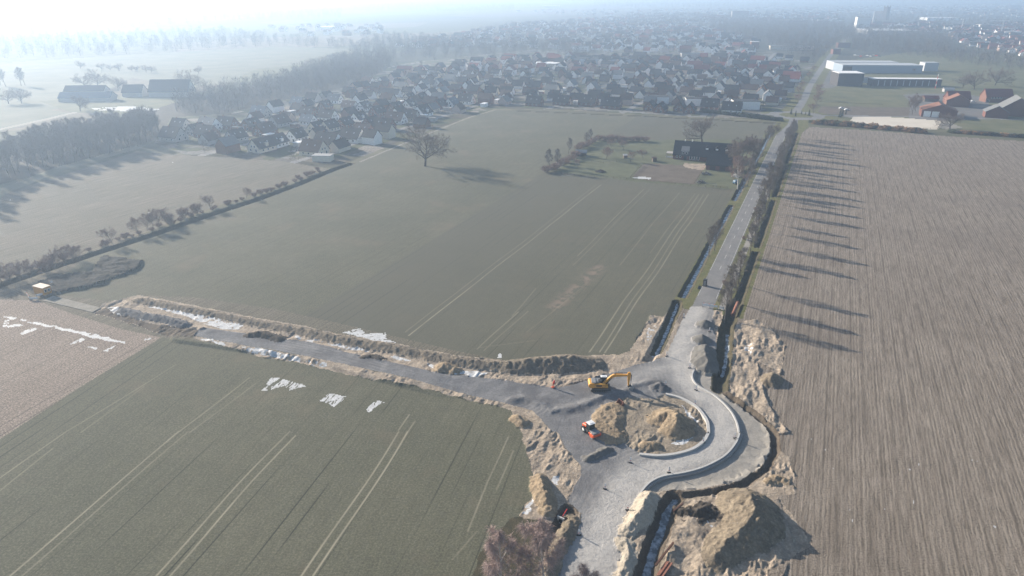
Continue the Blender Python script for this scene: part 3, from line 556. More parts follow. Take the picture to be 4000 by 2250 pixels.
# ================================================================== MATERIALS FOR OBJECTS
M={}
def P_(n,c,**k): M[n]=plain(n.replace('_',' '),c,**k); return M[n]
P_('yellow',(.62,.30,.045),rough=.45,spec=.4); P_('dark_metal',(.035,.037,.04),rough=.6); P_('track',(.11,.10,.09),rough=.85); P_('white_paint',(.72,.73,.74),rough=.45)
P_('glass',(.02,.03,.035),rough=.12,spec=.6,var=.05); P_('grey_metal',(.22,.23,.24),rough=.5); P_('orange',(.72,.11,.03),rough=.4,spec=.4); P_('tyre',(.025,.025,.026),rough=.9)
P_('steel',(.33,.32,.31),rough=.4); P_('red_paint',(.55,.03,.03),rough=.5); P_('rust',(.22,.10,.07),rough=.85,var=.35); P_('rust_dark',(.10,.05,.035),rough=.85,var=.35)
P_('concrete',(.46,.455,.44),rough=.85,var=.1); P_('concrete_dark',(.25,.245,.24),rough=.85); P_('cabin_orange',(.50,.24,.05),rough=.6,var=.08); P_('cabin_roof',(.62,.52,.42),rough=.6,var=.08)
P_('board_white',(.62,.64,.66),rough=.5); P_('black_plastic',(.02,.021,.023),rough=.55); P_('wood_post',(.16,.13,.10),rough=.9); P_('blue_tarp',(.05,.12,.20),rough=.5); P_('rubber',(.04,.04,.04),rough=.9)
def ground_z(x,y):
    R_=TERR; ys=R_[:,0,1]; i=int(np.searchsorted(ys,y)); i=max(1,min(len(ys)-1,i)); row=R_[i]; j=int(np.searchsorted(row[:,0],x)); return float(row[min(j,row.shape[0]-1),2])
# ------------------------------------------------------------------ kerbs
def kerb(pts,wd,h,mat,base=0.0,name='kerb',inward=0):
    pts=[Vector((x,y)) for x,y in pts]
    # resample smooth (Catmull-Rom)
    o=[]
    for i in range(len(pts)-1):
        p0=pts[max(i-1,0)];p1=pts[i];p2=pts[i+1];p3=pts[min(i+2,len(pts)-1)]
        for k in range(6):
            t=k/6; o.append(.5*((2*p1)+(p2-p0)*t+(2*p0-5*p1+4*p2-p3)*t*t+(3*p1-p0-3*p2+p3)*t**3))
    o.append(pts[-1]); b=MB(); prof=[(-wd/2,-.5),(-wd/2,h),(wd/2,h),(wd/2,-.5)]; n=4
    for i,p in enumerate(o):
        d=(o[min(i+1,len(o)-1)]-o[max(i-1,0)]).normalized(); s=Vector((d.y,-d.x))
        for a,z in prof: q=p+s*(a+inward); b.v.append((q.x,q.y,base+z))
    for i in range(len(o)-1):
        for k in range(3): b.f.append((i*n+k,(i+1)*n+k,(i+1)*n+k+1,i*n+k+1)); b.m.append(0)
    b.f+=[(3,2,1,0),tuple((len(o)-1)*n+k for k in range(4))]; b.m+=[0,0]
    return tag(b.build(name,mat),kind='structure')
ring=QL(2,2,[(1545,1065),(1650,1090),(1750,1130),(1850,1190),(1920,1270),(1965,1350),(1975,1449)],.2)+QL(2,3,[(1970,20),(1930,90),(1840,160),(1740,200),(1600,230),(1450,240),(1280,225)],.2)
kerb(ring,.65,.42,M['concrete']); 
outer=QL(2,2,[(1830,820),(1810,880),(1830,940),(1880,990),(1970,1040),(2050,1090),(2150,1180),(2220,1270),(2265,1370),(2280,1449)],.1)+QL(2,3,[(2285,20),(2250,110),(2160,220),(2040,300),(1880,370),(1700,415),(1540,440),(1430,480),(1350,540),(1290,620),(1240,710)],.1)
kerb(outer,.38,.26,M['concrete']); kerb(outer,.5,.04,M['concrete_dark'],inward=-.47)  # second strip: dark concrete stands in for the shade along the kerb
# road markings: dashed centre line and edge lines, as sheets lying on the asphalt
mk=MB()
P_('marking',(.55,.55,.53),rough=.7)
for s in range(-20,245,12):
    if s%12==4 or True:
        a=ST(s,-.06); b=ST(s,.06); c_=ST(s+4,.06); d_=ST(s+4,-.06); mk.add([(p[0],p[1],.012) for p in (a,b,c_,d_)],[(0,1,2,3)])
for t in (-2.9,2.85):
    for s in range(-54,250,8):
        if (s*7)%3==0 and s<-20: continue
        mk.add([(*ST(s,t-.05),.011),(*ST(s,t+.05),.011),(*ST(s+8,t+.05),.011),(*ST(s+8,t-.05),.011)],[(0,1,2,3)])
tag(mk.build('road_markings',M['marking']),kind='structure')
# ------------------------------------------------------------------ excavator (faces +X)
def excavator():
    cx,cy=G(2250+760/8.05,1420+800/8.05); root=empty('crawler_excavator',(cx,cy,ground_z(cx,cy)),math.radians(-1),'yellow crawler excavator with its bucket resting on the grey gravel','excavator')
    for sgn in (-1,1):
        b=MB(); y0=sgn*1.25-.3; prof=[]
        for a in range(90,271,18): prof.append((-2.05+.45*math.cos(math.radians(a)),.46+.45*math.sin(math.radians(a))))
        for a in range(-90,91,18): prof.append((2.05+.45*math.cos(math.radians(a)),.46+.45*math.sin(math.radians(a))))
        b.prism(prof,y0,y0+.6,axis='y')
        for i in range(30):
            x=-2.1+i*.145; b.box(x,x+.06,y0-.02,y0+.62,.9,.935)
        tr=b.build('track',M['track'],root,bevel=.02)
        r=MB()
        for x,rr in ((-2.05,.33),(2.05,.33)): r.cyl((x,y0-.04,.46),(x,y0+.64,.46),rr,12)
        for x in (-1.3,-.75,-.2,.35,.9,1.4): r.cyl((x,y0-.03,.25),(x,y0+.63,.25),.17,8)
        r.box(-1.75,1.75,y0-.025,y0+.625,.42,.66); r.build('track_wheels',M['dark_metal'],tr)
    b=MB(); b.box(-1.1,1.1,-.95,.95,.45,.85); b.cyl((0,0,.85),(0,0,1.08),.75,18); b.build('undercarriage',M['dark_metal'],root)
    b=MB(); b.box(-1.6,1.75,-1.42,1.42,1.08,1.42); b.box(-1.6,1.1,-1.42,-.62,1.42,2.12); b.box(1.1,1.72,-1.42,-.62,1.42,1.75); b.build('upper_body',M['yellow'],root,bevel=.06)
    b=MB(); prof=[(-1.62,1.05),(-2.75,1.08),(-3.02,1.45),(-2.98,2.0),(-2.7,2.3),(-1.62,2.36)]; b.prism(prof,-1.42,1.42,axis='y'); b.build('counterweight',M['yellow'],root,bevel=.09)
    b=MB(); b.box(-2.3,-1.2,-1.1,1.2,2.32,2.46); b.box(-1.6,-.1,-.6,1.35,1.42,2.34); b.build('engine_hood',M['grey_metal'],root,bevel=.04)
    b=MB(); b.box(-.6,.3,-.55,.4,2.34,2.55); b.cyl((-1.0,-.9,2.1),(-1.0,-.9,2.75),.07); b.box(-1.5,1.05,-1.45,-1.42,1.75,1.82); b.build('exhaust',M['dark_metal'],root)
    b=MB(); b.box(-1.35,1.0,-1.44,-1.425,1.28,1.36); b.box(-1.2,.2,-1.435,-1.425,1.5,1.95); b.build('side_panel',M['dark_metal'],root)
    b=MB(); b.prism([(.0,1.42),(1.78,1.42),(1.9,2.2),(1.62,3.02),(.1,3.02)],.42,1.38,axis='y'); cab=b.build('cab',M['dark_metal'],root,bevel=.05)
    b=MB(); b.box(.22,1.5,.40,.418,1.95,2.85); b.box(.22,1.5,1.382,1.40,1.75,2.85); b.box(1.84,1.9,.5,1.3,1.7,2.2); b.box(.0-.012,-.001,.5,1.3,2.1,2.85); b.build('window',M['glass'],cab)
    b=MB(); b.box(.05,1.6,.4,1.4,3.03,3.12); b.box(.3,1.2,.6,1.2,3.12,3.17); b.build('roof',M['white_paint'],cab,bevel=.03)
    # boom in the vertical plane y=0
    b=MB(); top=[(.55,1.75),(1.5,2.85),(2.45,3.85),(3.05,4.22),(4.1,4.28),(6.75,4.2)]; bot=[(6.75,3.82),(4.1,3.66),(3.25,3.52),(2.75,3.2),(1.9,2.2),(.95,1.45)]
    b.prism(top+bot,-.26,.26,axis='y'); bo=b.build('boom',M['yellow'],root,bevel=.04)
    b=MB(); b.tube([(1.2,-.38,1.5),(2.3,-.38,2.9),(2.31,-.38,2.92),(2.7,-.36,3.3)],[.11,.11,.06,.06]); b.build('hydraulic_cylinder',M['dark_metal'],bo); b=MB(); b.tube([(1.2,.38,1.5),(2.3,.38,2.9),(2.31,.38,2.92),(2.7,.36,3.3)],[.11,.11,.06,.06]); b.build('hydraulic_cylinder',M['dark_metal'],bo); b=MB(); b.tube([(3.3,0,4.3),(3.5,0,4.5),(5.3,0,4.62),(5.32,0,4.62),(6.9,0,4.75)],[.12,.12,.12,.06,.06]); b.build('hydraulic_cylinder',M['dark_metal'],bo)
    b=MB(); b.prism([(6.55,4.8),(7.05,4.85),(7.3,4.5),(7.25,3.7),(7.1,2.5),(7.02,1.05),(6.72,1.05),(6.6,2.3),(6.45,3.6),(6.42,4.3)],-.22,.22,axis='y'); st=b.build('stick',M['yellow'],root,bevel=.03)
    b=MB(); b.tube([(7.42,0,4.1),(7.42,0,2.4),(7.42,0,2.38),(7.4,0,1.2)],[.11,.11,.06,.06]); b.build('hydraulic_cylinder',M['dark_metal'],st); b=MB(); b.prism([(6.72,1.2),(7.45,1.35),(7.65,.95),(7.1,.6),(6.7,.75)],-.16,.16,axis='y'); b.build('linkage',M['dark_metal'],st)
    b=MB(); prof=[(7.0,.78),(7.85,1.05),(8.1,.6),(7.95,.02),(7.4,-.25),(6.75,-.1)]; 
    for y0,y1 in ((-.65,-.6),(.6,.65)): b.prism(prof,y0,y1,axis='y')
    for i in range(1,5):
        (x0,z0),(x1,z1)=prof[i],prof[(i+1)%6]; b.prism([(x0,z0),(x1,z1),(x1-.04,z1+.05),(x0-.05,z0+.03)],-.6,.6,axis='y')
    b.prism([(7.0,.78),(7.85,1.05),(7.82,.98),(7.02,.72)],-.6,.6,axis='y'); b.build('bucket',M['steel'],root)
    return root
excavator()
# ------------------------------------------------------------------ soil compactor
def roller():
    cx,cy=G(2230+790/10.3,1600+960/10.3); root=empty('road_roller',(cx,cy,ground_z(cx,cy)+.02),math.radians(-60),'orange road roller with white roofed cab beside the roundabout island','road roller')
    b=MB(); b.cyl((1.55,-.95,.72),(1.55,.95,.72),.70,28); b.build('drum',M['steel'],root,smooth=False)
    b=MB()
    for s in (-1,1):
        y=s*1.02; prof=[(1.55+.62*math.cos(a*PI/8),.76+.50*math.sin(a*PI/8)) for a in range(16)]; b.prism(prof,y-.07,y+.07,axis='y')
    b.box(2.2,2.42,-1.09,1.09,.55,1.15); b.box(.6,.85,-1.09,1.09,.7,1.1); b.box(.75,2.3,-1.085,-.96,.98,1.2); b.box(.75,2.3,.96,1.085,.98,1.2); b.build('drum_frame',M['orange'],root,bevel=.04)
    b=MB(); b.box(.55,2.2,-.8,.8,1.2,1.42); b.build('front_cover',M['grey_metal'],root,bevel=.05)
    b=MB(); b.box(-.75,.6,-.78,.78,.7,1.25); b.box(-.9,.3,-1.0,1.0,1.1,1.25); b.build('chassis',M['dark_metal'],root,bevel=.04)
    b=MB(); b.prism([(-.75,1.25),(.55,1.25),(.5,2.1),(.38,2.72),(-.7,2.72)],-.68,.68,axis='y'); cab=b.build('cab',M['glass'],root)
    for x,y in ((.5,.68),(.5,-.68),(-.75,.68),(-.75,-.68)): b=MB(); b.tube([(x,y,1.2),(x-.08,y,2.75)],.05,5); b.build('cab_pillar',M['black_plastic'],cab)
    b=MB(); b.box(-.92,.62,-.82,.82,2.72,2.84); b.box(-.6,.3,-.5,.5,2.84,2.9); b.build('roof',M['white_paint'],cab,bevel=.05)
    b=MB(); b.prism([(-.85,.8),(-2.35,.75),(-2.45,1.35),(-2.2,1.68),(-.85,1.85)],-.62,.62,axis='y'); b.build('engine_hood',M['orange'],root,bevel=.08)
    for s in (-1,1):
        b=MB(); b.cyl((-1.35,s*.72,.72),(-1.35,s*1.12,.72),.72,20); wh=b.build('wheel',M['tyre'],root,bevel=.05)
        b=MB(); b.cyl((-1.35,s*1.06,.72),(-1.35,s*1.135,.72),.36,14); b.build('rim',M['white_paint'],wh)
roller()
# ------------------------------------------------------------------ beacons
def beacon_parts():
    root=empty('warning_beacon',(0,0,0)); b=MB(); b.box(-.42,.42,-.2,.2,0,.11); b.box(-.2,.2,-.14,.14,.11,.16); b.build('foot',M['rubber'],root,bevel=.02)
    b=MB(); b.box(-.14,.14,-.02,.02,.3,1.42); b.box(-.03,.03,-.02,.02,.12,.3); p=b.build('panel',M['white_paint'],root)
    for z in (.42,.92): b=MB(); b.prism([(-.142,z),(.142,z+.16),(.142,z+.29),(-.142,z+.13)],-.024,.024,axis='y'); b.build('stripe',M['red_paint'],p); return root
def copy_tree(o,parent=None):
    c=o.copy(); C.objects.link(c); c.parent=parent
    for ch in o.children: copy_tree(ch,c)
    return c
bk=[(2,3,1190,312,'alone on grey gravel left of the ring kerb end'),(2,3,935,575,'left of the pale haul track below the roundabout'),(2,3,1577,415,'on the outer kerb where it bends toward the bottom'),(2,3,1162,785,'at the lower end of the outer kerb beside the pale sand bank'),(2,3,675,1040,'nearest to the bottom edge, beside the dark bank shadow'),(2,3,1922,112,'on the front curve of the ring kerb'),(2,3,2240,66,'on the outer kerb at the right of the curve'),(2,2,1727,297,'left of the carriageway beside the farthest gravel pile'),(2,2,1553,684,'at the corner where two gravel roadways meet'),(2,2,1785,803,'in front of the largest gravel pile'),(2,2,1850,1028,'on the upper stretch of the outer kerb'),(2,2,1541,993,'beside the low dark gravel heap near the excavator'),(2,2,1842,1183,'on the upper right of the ring kerb'),(2,2,1985,437,'between two grey gravel piles')]
b0=beacon_parts()
for i,(c_,r_,x,y,where) in enumerate(bk):
    o=b0 if i==0 else copy_tree(b0); p=Q(c_,r_,x,y); z=ground_z(*p); o.location=(p[0],p[1],max(z,0.0)+(.12 if 'kerb at' in where or 'curve' in where or 'stretch' in where or 'bends' in where or 'ring kerb' in where and i>4 else 0)); o.rotation_euler=(0,rnd.uniform(-.05,.05),rnd.uniform(-.5,.7))
    tag(o,'red white beacon '+where,'traffic beacon','red and white warning beacons')
# ------------------------------------------------------------------ small site things
def bucket(x,y,rz,label,mat):
    root=empty('digger_bucket',(x,y,ground_z(x,y)),rz,label,'bucket'); b=MB(); prof=[(-.55,.1),(-.3,0),(.35,.02),(.65,.35),(.6,.95),(.25,1.25),(.2,1.2),(.52,.9),(.56,.4),(.3,.1),(-.3,.06),(-.5,.16)]
    b.prism(prof,-.85,.85,axis='y')
    for s in (-.9,.85): b.prism([(-.55,.1),(-.3,0),(.35,.02),(.65,.35),(.6,.95),(.25,1.25)],s,s+.05,axis='y')
    b.build('shell',mat,root)
    for y in (-.3,.2): b=MB(); b.box(.3,.55,y,y+.1,1.1,1.5); b.build('lug',M['dark_metal'],root)
    for k_ in range(5): b=MB(); b.box(-.75,-.5,-.8+k_*.38,-.7+k_*.38,.06,.16); b.build('tooth',M['dark_metal'],root)
p=G(2250+1380/8.05,1420+1290/8.05); bucket(p[0],p[1],.5,'spare rusty excavator bucket lying on the island sand heap',M['rust'])
# rusty pipe across the ditch
a=ST(-46.6,9.6); c_=ST(-56.4,9.4); root=empty('steel_pipe',((a[0]+c_[0])/2,(a[1]+c_[1])/2,.15),0,'long rust red steel pipe laid in the ditch beside the ploughed field','pipe')
d_=Vector((a[0]-c_[0],a[1]-c_[1],0))/2; b=MB(); n=18
for i,(r_,sg) in enumerate(((.55,1),(.50,-1))):
    for e in (-1,1):
        for k_ in range(n):
            s_=d_.normalized().cross(Vector((0,0,1))); q=2*PI*k_/n; v=d_*e+s_*math.cos(q)*r_+Vector((0,0,math.sin(q)*r_)); b.v.append(tuple(v))
for k_ in range(n):
    k1=(k_+1)%n; b.f+=[(k_,k1,n+k1,n+k_),(2*n+k_,3*n+k_,3*n+k1,2*n+k1),(k_,2*n+k_,2*n+k1,k1),(n+k_,n+k1,3*n+k1,3*n+k_)]; b.m+=[0]*4
b.build('pipe_wall',M['rust'],root,smooth=True)
# dark cabin, boards
x,y=Zm(2600,1080,7.139,1092,255); root=empty('site_toilet',(x,y,0),AX-PI/2,'dark upright cabin standing on the left edge of the asphalt road','cabin')
b=MB(); b.box(-.6,.6,-.6,.6,.12,2.15); b.build('cabin_wall',M['black_plastic'],root,bevel=.05)
b=MB(); b.prism([(-.66,2.15),(.66,2.15),(.5,2.32),(-.5,2.32)],-.64,.64,axis='y'); b.build('roof',M['dark_metal'],root,bevel=.03)
b=MB(); b.box(-.7,.7,-.7,.7,0,.12); b.build('skid',M['dark_metal'],root)
b=MB(); b.box(-.42,.42,-.625,-.602,.2,2.0); b.build('door',M['concrete_dark'],root)
x,y=Zm(2600,1080,7.139,935,310); b=MB(); b.box(-1.4,1.4,-.28,.28,.02,.14); b.box(-1.4,1.4,.2,.3,.14,.34); o=b.build('steel_trough',M['dark_metal'],loc=(x,y,0)); o.rotation_euler=(0,0,AX); tag(o,'dark steel trough lying on the grass beside the dark cabin','trough')
def barrier(p0,p1,label,h=1.0,lean=.0,group='white barrier boards'):
    L=math.hypot(p1[0]-p0[0],p1[1]-p0[1]); a=math.atan2(p1[1]-p0[1],p1[0]-p0[0]); root=empty('barrier_board',(p0[0],p0[1],ground_z(*p0)+.02),a,label,'barrier',group)
    b=MB(); b.box(0,L,-.03,.03,h*.35,h); b.build('board',M['board_white'],root)
    for i in range(max(2,int(L/2.2)+1)):
        xx=.15+(L-.3)*i/max(1,int(L/2.2)); b=MB(); b.box(xx-.04,xx+.04,-.035,.035,0,h+.06) ; b.box(xx-.06,xx+.06,-.4,.4,0,.1); b.build('leg',M['concrete_dark'],root)
    for i in range(3):
        if L>3: b=MB(); xx=.5+i*L/3; b.cyl((xx,0,h),(xx,0,h+.16),.09,8); b.build('lamp',M['orange'],root)
Zr=lambda x,y:Zm(2600,1080,7.139,x,y)
barrier(Zr(1010,840),Zr(1450,905),'white barrier board closing the asphalt road beyond the gravel piles',1.15)
barrier(Zr(1485,915),Zr(1625,950),'short pale barrier board closing the cycle path beside a roadside tree',1.1)
Zc=lambda x,y:Zm(60,1080,7.139,x,y)
barrier(Zc(410,665),Zc(640,655),'white barrier board in the middle of three by the orange cabin',1.0)
barrier(Zc(590,590),Zc(795,530),'white barrier board leaning against the orange cabin side',1.0)
barrier(Zc(330,520),Zc(405,650),'white barrier board furthest left beside the orange cabin',1.0)
barrier(Zc(1005,300),Zc(1075,275),'small white board standing behind the orange cabin',.9)
# orange site cabin
p0=Zc(812,548); L_,W_=4.9,2.6; root=empty('site_cabin',(p0[0],p0[1],0),AX-PI/2,'orange site office cabin with pale flat roof at the left edge','site cabin')
b=MB(); b.box(-L_,0,0,W_,.12,2.62); b.build('cabin_wall',M['cabin_orange'],root,bevel=.03)
b=MB(); b.box(-L_-.06,.06,-.06,W_+.06,2.62,2.76); 
for yy in (.9,1.7): b.box(-L_-.05,.05,yy,yy+.05,2.76,2.79)
b.build('roof',M['cabin_roof'],root)
for yy in (.35,1.45):
    b=MB(); b.box(.0,.04,yy,yy+.85,1.05,2.05); f=b.build('window_frame',M['white_paint'],root); b=MB(); b.box(.03,.055,yy+.1,yy+.75,1.15,1.95); b.build('pane',M['glass'],f)
b=MB()
for xx in (-L_+.2,-L_/2,-.4): b.box(xx,xx+.3,.2,W_-.2,0,.12)
b.build('skid',M['concrete_dark'],root)
# concrete slab strip beside it
b=MB(); qd=[Zc(1050,545),Zc(2385,880),Zc(2155,1005),Zc(765,680)]; b.prism([(q[0],q[1]) for q in qd],-.1,.14); tag(b.build('concrete_pavement',GM['lane']),kind='structure')
# orange marker post and pump
x,y=Q(2,2,412,1000); root=empty('site_pump',(x,y,ground_z(x,y)),0,'orange upright pump unit on the sandy edge left of the excavator','pump')
b=MB(); b.box(-.12,.12,-.12,.12,0,1.5); b.box(-.35,.35,-.3,.3,0,.12); b.build('stand',M['orange'],root); b=MB(); b.box(.05,.45,-.2,.2,1.1,1.9); b.build('motor',M['red_paint'],root,bevel=.05)
# pipe headwall
x,y=Q(2,3,490,905,-1.0); root=empty('pipe_headwall',(x,y,-1.35),math.radians(55),'white concrete pipe end piece with a round hole in the dark hollow','headwall')
b=MB(); b.box(-.15,.15,-.75,-.42,0,1.5); b.box(-.15,.15,.42,.75,0,1.5); b.box(-.15,.15,-.42,.42,1.1,1.5); b.box(-.15,.15,-.42,.42,0,.2); b.build('frame',M['concrete'],root,bevel=.03)
b=MB(); b.cyl((.1,0,.62),(1.6,0,.72),.44,14); b.build('pipe_stub',M['concrete_dark'],root)
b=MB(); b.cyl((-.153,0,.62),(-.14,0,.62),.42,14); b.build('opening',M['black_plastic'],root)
a=Q(2,3,505,855,-.2); c_=Q(2,3,555,775,.8); b=MB(); b.tube([(0,0,0),(c_[0]-a[0],c_[1]-a[1],1.0)],.09,6); o=b.build('levelling_staff',M['red_paint'],loc=(a[0],a[1],-.2)); tag(o,'red pole leaning in the hollow beside the white pipe end','pole')
# rusty sheets and beams right of the watery trench
def beam(p,q,label,z=.5,h=.3):
    L=math.hypot(q[0]-p[0],q[1]-p[1]); a=math.atan2(q[1]-p[1],q[0]-p[0]); b=MB(); b.box(0,L,-.16,.16,0,.03); b.box(0,L,-.16,.16,h-.03,h); b.box(0,L,-.02,.02,.03,h-.03); o=b.build('steel_beam',M['rust_dark'],loc=(p[0],p[1],max(ground_z(*p),ground_z(*q))+z*.3)); o.rotation_euler=(0,0,a); tag(o,label,'steel beam',group='rusty steel beams right of the trench')
beam(Q(2,3,1440,1370),Q(2,3,1620,1140),'long rusty steel beam beside the rust brown sheet near the bottom')
beam(Q(2,3,1620,815),Q(2,3,1720,735),'short rusty steel beam in front of the dark clodded soil heap')
a=Q(2,3,1450,1449); c_=Q(2,3,1570,1290); b=MB()
for k_ in range(2): b.box(k_*.62,k_*.62+.34,-.0,3.6,.0,.03); b.box(k_*.62+.34,k_*.62+.62,0,3.6,.18,.21); b.box(k_*.62+.33,k_*.62+.36,0,3.6,.03,.18); b.box(k_*.62+.59,k_*.62+.62,0,3.6,.03,.18)
o=b.build('steel_sheet_pile',M['rust'],loc=(a[0],a[1],ground_z(*a)+.35)); o.rotation_euler=(.05,-.12,math.atan2(c_[1]-a[1],c_[0]-a[0])-PI/2); tag(o,'rust brown folded steel sheet lying near the bottom edge','steel sheet')
# ================================================================== BARE WINTER TREES (trunk with limbs, crown of twigs)
P_('bark',(.075,.062,.05),rough=.95,var=.3); P_('bark_grey',(.12,.105,.088),rough=.95,var=.3); P_('birch_bark',(.52,.50,.47),rough=.8,var=.25)
P_('twig_brown',(.16,.125,.105),rough=.95,var=.25); P_('twig_red',(.24,.165,.135),rough=.95,var=.25); P_('twig_dull',(.34,.26,.24),rough=.95,var=.3); P_('twig_far',(.115,.10,.088),rough=.95,var=.25); P_('twig_grey',(.17,.15,.135),rough=.95,var=.25); P_('needles',(.03,.042,.024),rough=.95,var=.4); P_('hedge_leaf',(.055,.065,.035),rough=.95,var=.4)
P_('dry_leaf',(.20,.12,.06),rough=.95,var=.4)
class Tree:
    def __init__(s,seed): s.r=random.Random(seed); s.tr=MB(); s.tw=MB()
    def limb(s,p,d,L,r,depth,cfg):
        R_=s.r; n=4 if depth==0 else 3; pts=[p]; q=p.copy(); dd=d.copy()
        for i in range(n):
            dd=(dd+Vector((R_.uniform(-1,1),R_.uniform(-1,1),R_.uniform(-.6,1)*.6+cfg['up']*.5))*cfg['wob']).normalized(); q=q+dd*L/n; pts.append(q.copy())
        rad=[r*(1-.62*i/n) for i in range(n+1)]
        if depth<=cfg['solid']: s.tr.tube(pts,rad,5 if depth==0 else 4 if depth==1 else 3,cap=False)
        else: s.strip(pts,r)
        if depth>=cfg['depth']:
            for _ in range(cfg['twigs']): 
                t=R_.uniform(.15,1); i=min(n-1,int(t*n)); b=pts[i].lerp(pts[i+1],t*n-i); s.twig(b,dd,cfg)
            return
        nc=cfg['kids'][depth]
        for k_ in range(nc):
            t=cfg['from'][depth]+(1-cfg['from'][depth])*((k_+R_.random()*.8)/nc); t=min(t,.999); i=min(n-1,int(t*n)); b=pts[i].lerp(pts[i+1],t*n-i)
            ax=(pts[i+1]-pts[i]).normalized(); az=k_*2.4+R_.uniform(-.5,.5)+depth; perp=ax.orthogonal().normalized(); perp.rotate(Matrix.Rotation(az,3,ax))
            sp=cfg['spread'][depth]*R_.uniform(.75,1.2); nd=(ax*math.cos(sp)+perp*math.sin(sp)+Vector((0,0,cfg['up']*.25))).normalized()
            sh=cfg['shape'](t) if depth==0 else 1-.45*t
            s.limb(b,nd,L*cfg['ratio'][depth]*sh*R_.uniform(.8,1.15),rad[i]*cfg['rr']*R_.uniform(.7,1),depth+1,cfg)
        if depth==0 or R_.random()<.6: s.limb(pts[-1],dd,L*cfg['ratio'][depth]*.45,rad[-1],depth+1,cfg)
    def strip(s,pts,r,w=None):
        side=Vector((s.r.uniform(-1,1),s.r.uniform(-1,1),s.r.uniform(-.3,.3))).normalized()*(w or r)
        for i in range(len(pts)-1):
            b=len(s.tw.v); s.tw.v+=[tuple(pts[i]-side),tuple(pts[i]+side),tuple(pts[i+1]+side*.7),tuple(pts[i+1]-side*.7)]; s.tw.f.append((b,b+1,b+2,b+3)); s.tw.m.append(0)
    def twig(s,b,d,cfg):
        R_=s.r; dv=(d+Vector((R_.uniform(-1,1),R_.uniform(-1,1),R_.uniform(-1,1)-cfg.get('droop',0)))*.9).normalized(); L=cfg['tl']*R_.uniform(.5,1.2); w=cfg['tw']
        m=b+dv*L*.5+Vector((R_.uniform(-1,1),R_.uniform(-1,1),R_.uniform(-1,1)))*L*.12; e=b+dv*L+Vector((0,0,-cfg.get('droop',0)*L*.5)); sd=dv.orthogonal().normalized()*w; sd.rotate(Matrix.Rotation(R_.uniform(0,3),3,dv))
        i=len(s.tw.v); s.tw.v+=[tuple(b-sd),tuple(b+sd),tuple(m+sd),tuple(m-sd),tuple(e)]; s.tw.f+=[(i,i+1,i+2,i+3),(i+3,i+2,i+4)]; s.tw.m+=[0,0]
    def meshes(s,bark,twig): 
        return s.tr.mesh('trunk',M[bark],True), s.tw.mesh('crown',M[twig])
def grow(seed,H,bark,twig,kind,dense=1.):
    t=Tree(seed); up=.25
    if kind=='oak': cfg=dict(up=.15,wob=.20,solid=2,depth=3,twigs=int(12*dense),kids=[14,6,5],ratio=[1.2,.6,.55],spread=[1.12,.75,.7],rr=.62,shape=lambda x:1.25-.75*abs(x-.55),tl=H*.085,tw=.022,**{'from':[.34,.25,.2]}); tl=H*.50
    elif kind=='alley': cfg=dict(up=.45,wob=.10,solid=1,depth=3,twigs=int(8*dense),kids=[13,5,4],ratio=[.36,.5,.55],spread=[.65,.55,.6],rr=.4,shape=lambda x:1.35-.9*x,tl=H*.08,tw=.016,**{'from':[.24,.2,.15]}); tl=H*.82
    elif kind=='wood': cfg=dict(up=.5,wob=.12,solid=1,depth=2,twigs=int(16*dense),kids=[11,6],ratio=[.34,.5],spread=[.7,.6],rr=.42,shape=lambda x:1.3-.6*x,tl=H*.11,tw=.035,**{'from':[.3,.15]}); tl=H*.8
    elif kind=='birch': cfg=dict(up=.5,wob=.09,solid=2,depth=3,twigs=int(9*dense),kids=[12,5,4],ratio=[.36,.5,.5],spread=[.75,.6,.6],rr=.42,shape=lambda x:1.2-.6*x,tl=H*.085,tw=.016,droop=.8,**{'from':[.3,.25,.2]}); tl=H*.82
    elif kind=='round': cfg=dict(up=.35,wob=.15,solid=2,depth=3,twigs=int(13*dense),kids=[11,6,4],ratio=[.85,.55,.5],spread=[.8,.65,.65],rr=.5,shape=lambda x:1.2-.5*x,tl=H*.085,tw=.022,**{'from':[.22,.2,.15]}); tl=H*.55
    if kind=='bush':
        cfg=dict(up=.5,wob=.2,solid=1,depth=1,twigs=int(22*dense),kids=[5],ratio=[.6],spread=[.6],rr=.6,shape=lambda x:1.,tl=H*.28,tw=.02,**{'from':[.1]})
        for k_ in range(9):
            a=k_*.7; d=Vector((math.cos(a)*.55,math.sin(a)*.55,1)).normalized(); t.limb(Vector((math.cos(a)*.25,math.sin(a)*.25,-.1)),d,H*.62,.04,0,cfg)
    else:
        r0=H*(.036 if kind=='oak' else .016); t.limb(Vector((0,0,-.3)),Vector((t.r.uniform(-.04,.04),t.r.uniform(-.04,.04),1)).normalized(),tl,r0,0,cfg)
    return t.meshes(bark,twig)
def conifer(seed,H,wd,mat='needles'):
    R_=random.Random(seed); tr=MB(); tr.tube([(0,0,-.2),(0,0,H*.95)],[H*.02,.02],5,cap=False); tw=MB()
    for i in range(520):
        z=H*(.06+.94*R_.random()**1.2); rr=wd*(1-(z/H))**.8*R_.uniform(.55,1.08)+.05; a=R_.uniform(0,2*PI); s=R_.uniform(.25,.55)*max(.4,H/9)
        c=Vector((rr*math.cos(a),rr*math.sin(a),z)); u=Vector((math.cos(a),math.sin(a),-.5)).normalized()*s; v=Vector((-math.sin(a),math.cos(a),R_.uniform(-.3,.3)))*s*.55
        i0=len(tw.v); tw.v+=[tuple(c-u-v*.6),tuple(c-u+v*.6),tuple(c+u*.6+v),tuple(c+u),tuple(c+u*.6-v)]; tw.f.append((i0,i0+1,i0+2,i0+3,i0+4)); tw.m.append(0)
    return tr.mesh('trunk',M['bark'],True), tw.mesh('crown',M[mat])
